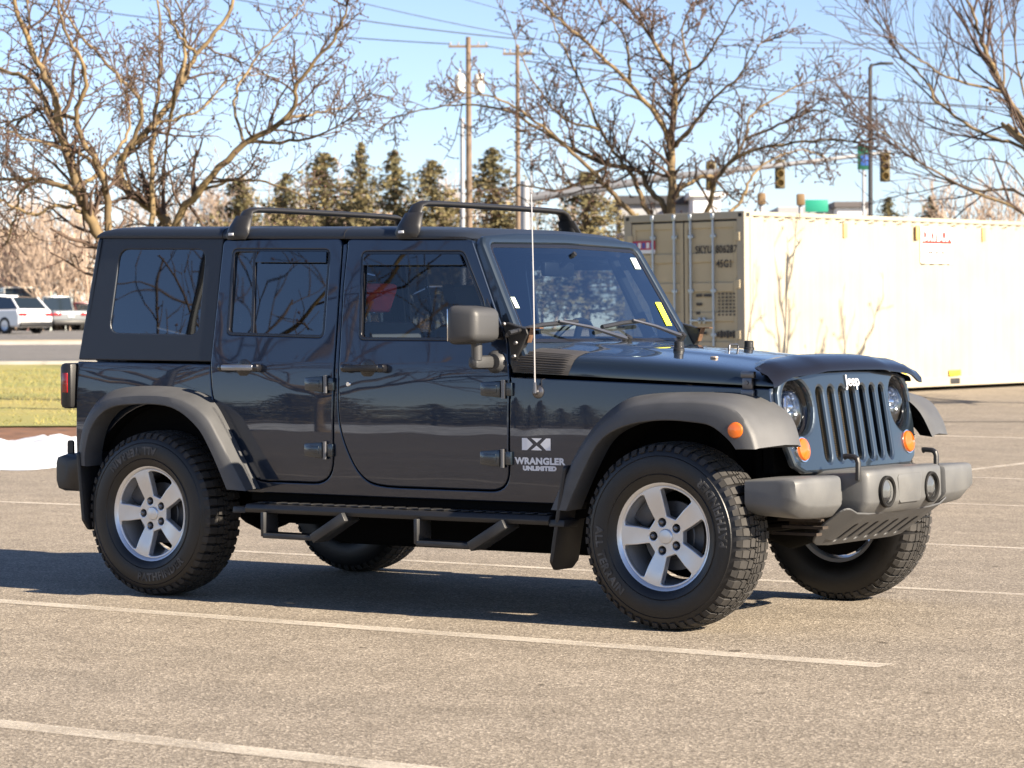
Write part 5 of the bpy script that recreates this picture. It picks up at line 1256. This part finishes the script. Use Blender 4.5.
far_car('parked_car', 'dark red car half hidden behind the dark car', 80, 141, math.atan2(hd2.y, hd2.x), DRD, [(-2.3, .4), (-2.32, .85), (-2.0, 1.0), (1.0, .98), (2.1, .85), (2.3, .6), (2.25, .3), (-2.2, .3)], [(-1.75, .96), (-1.0, 1.45), (.2, 1.47), (1.2, .96)], 1.82, .33)
hd3 = -fh*.95+rh*.3; far_car('parked_van', 'tall white van facing the camera behind the white sport utility', 18, 140, math.atan2(hd3.y, hd3.x), CRM, [(-2.6, .45), (-2.62, 1.4), (1.2, 1.4), (2.2, 1.25), (2.5, .9), (2.45, .4), (-2.5, .4)], [(-2.5, 1.36), (-2.45, 2.22), (.9, 2.25), (1.75, 1.38)], 2.0, .38, (1.6, -1.6), plate=False)
# ------------------------------------------------------------------ the side of the lot that the paint and glass mirror
def mir(s, d): x, y = pos(s, d); return Vector((x, -1.58-y, 0))
FREE = dict(KNOB, n=[0, 7, 5, 2.5], L=[2.6, 1.5, .6, .25], rmin=.011, bud=.3, budr=.03, seg=[7, 5, 3, 2], wig=[.16, .25, .3, .4], ang=(28, 62))
def free_tree(seed, h):
    r = random.Random(seed); t = thing('bare_tree', 'x', 'tree'); tr, cw, bd = TM(), TM(), TM(); z = h*.28
    tr.tube([Vector((0, 0, -.1)), Vector((.03, .05, z*.6)), Vector((0, .1, z))], [.12, .095, .085], 8)
    for i in range(7):
        a = i*.9+r.random()*.5; dirv = Vector((math.cos(a)*.8, math.sin(a)*.8, r.uniform(.45, 1.2))).normalized(); grow((tr, cw), bd, Vector((0, .1, z*r.uniform(.75, 1))), dirv, h*.58*r.uniform(.8, 1.15), .075, 0, r, dict(FREE, L=[h*.58, h*.24, h*.1, h*.045]))
    tr.make('trunk', BARK, t); cw.make('crown', TWIG, t); bd.make('dried_fruit', BUD, t)['kind'] = 'stuff'; return t
FT = [free_tree(31, 6.2), free_tree(32, 13.0)]
sh = FT[0]; sh.scale = (1.0,)*3; sh.location = (-5.6, 27.0, hz(-5.2, 27.0)); tag(sh, 'bare tree out of view right whose branch shadow falls on the container', 'tree')
first = True
for s, d in ((-4.7, 35), (-2.6, 39)):
    o = FT[1] if first else copy_tree(FT[1]); first = False; o.location = mir(s, d); o.rotation_euler = (0, 0, s*2); o.scale = (.85, .85, .82); tag(o, 'bare tree mirrored in the dark side windows of the car', 'tree', 'bare trees mirrored in the car windows')
for s, d in [(-30+2.6*i+1.3*((i*7) % 3), 84+(i*5) % 13) for i in range(18)]:
    o = copy_tree(PROT[int(d) % 3]); o.location = mir(s, d); sc = .36+.30*((s*7.3) % 1); o.scale = (sc*2.6, sc*2.6, sc); tag(o, 'dark evergreen mirrored in the car doors', 'tree', 'evergreens mirrored in the car doors')
b = mir(-3.1, 24); t = thing('street_lamp', 'leaning dark lamp post mirrored in the rear quarter window', 'street lamp', b); bm = bmesh.new(); tube(bm, [(0, 0, -.2), (0, 0, 7.5)], [.055, .04], 10); obj('pole', bm, DKM, t); bm = bmesh.new(); box(bm, (0, 0, 7.5), (.5, .3, .1), .03); obj('lamp_head', bm, DKM, t)
V = []; F = []
for i in range(9):
    for j in range(81):
        s = lerp(-34, 16, j/80); q = mir(s, 40+i*.5+.8*noise.noise(Vector((s*.3, 0, 9)))); V.append(q+Vector((0, 0, .004+max(0, math.sin(math.pi*i/8))*(.42+.30*noise.noise(Vector((s*.4, i*.3, 2)))))))
for i in range(8):
    for j in range(80): a = i*81+j; F.append((a, a+1, a+82, a+81))
tag(raw('snow_bank', V, F, MATS['old_snow']), 'long ploughed snow bank mirrored as a pale streak along the doors', 'snow')
V = []; F = []
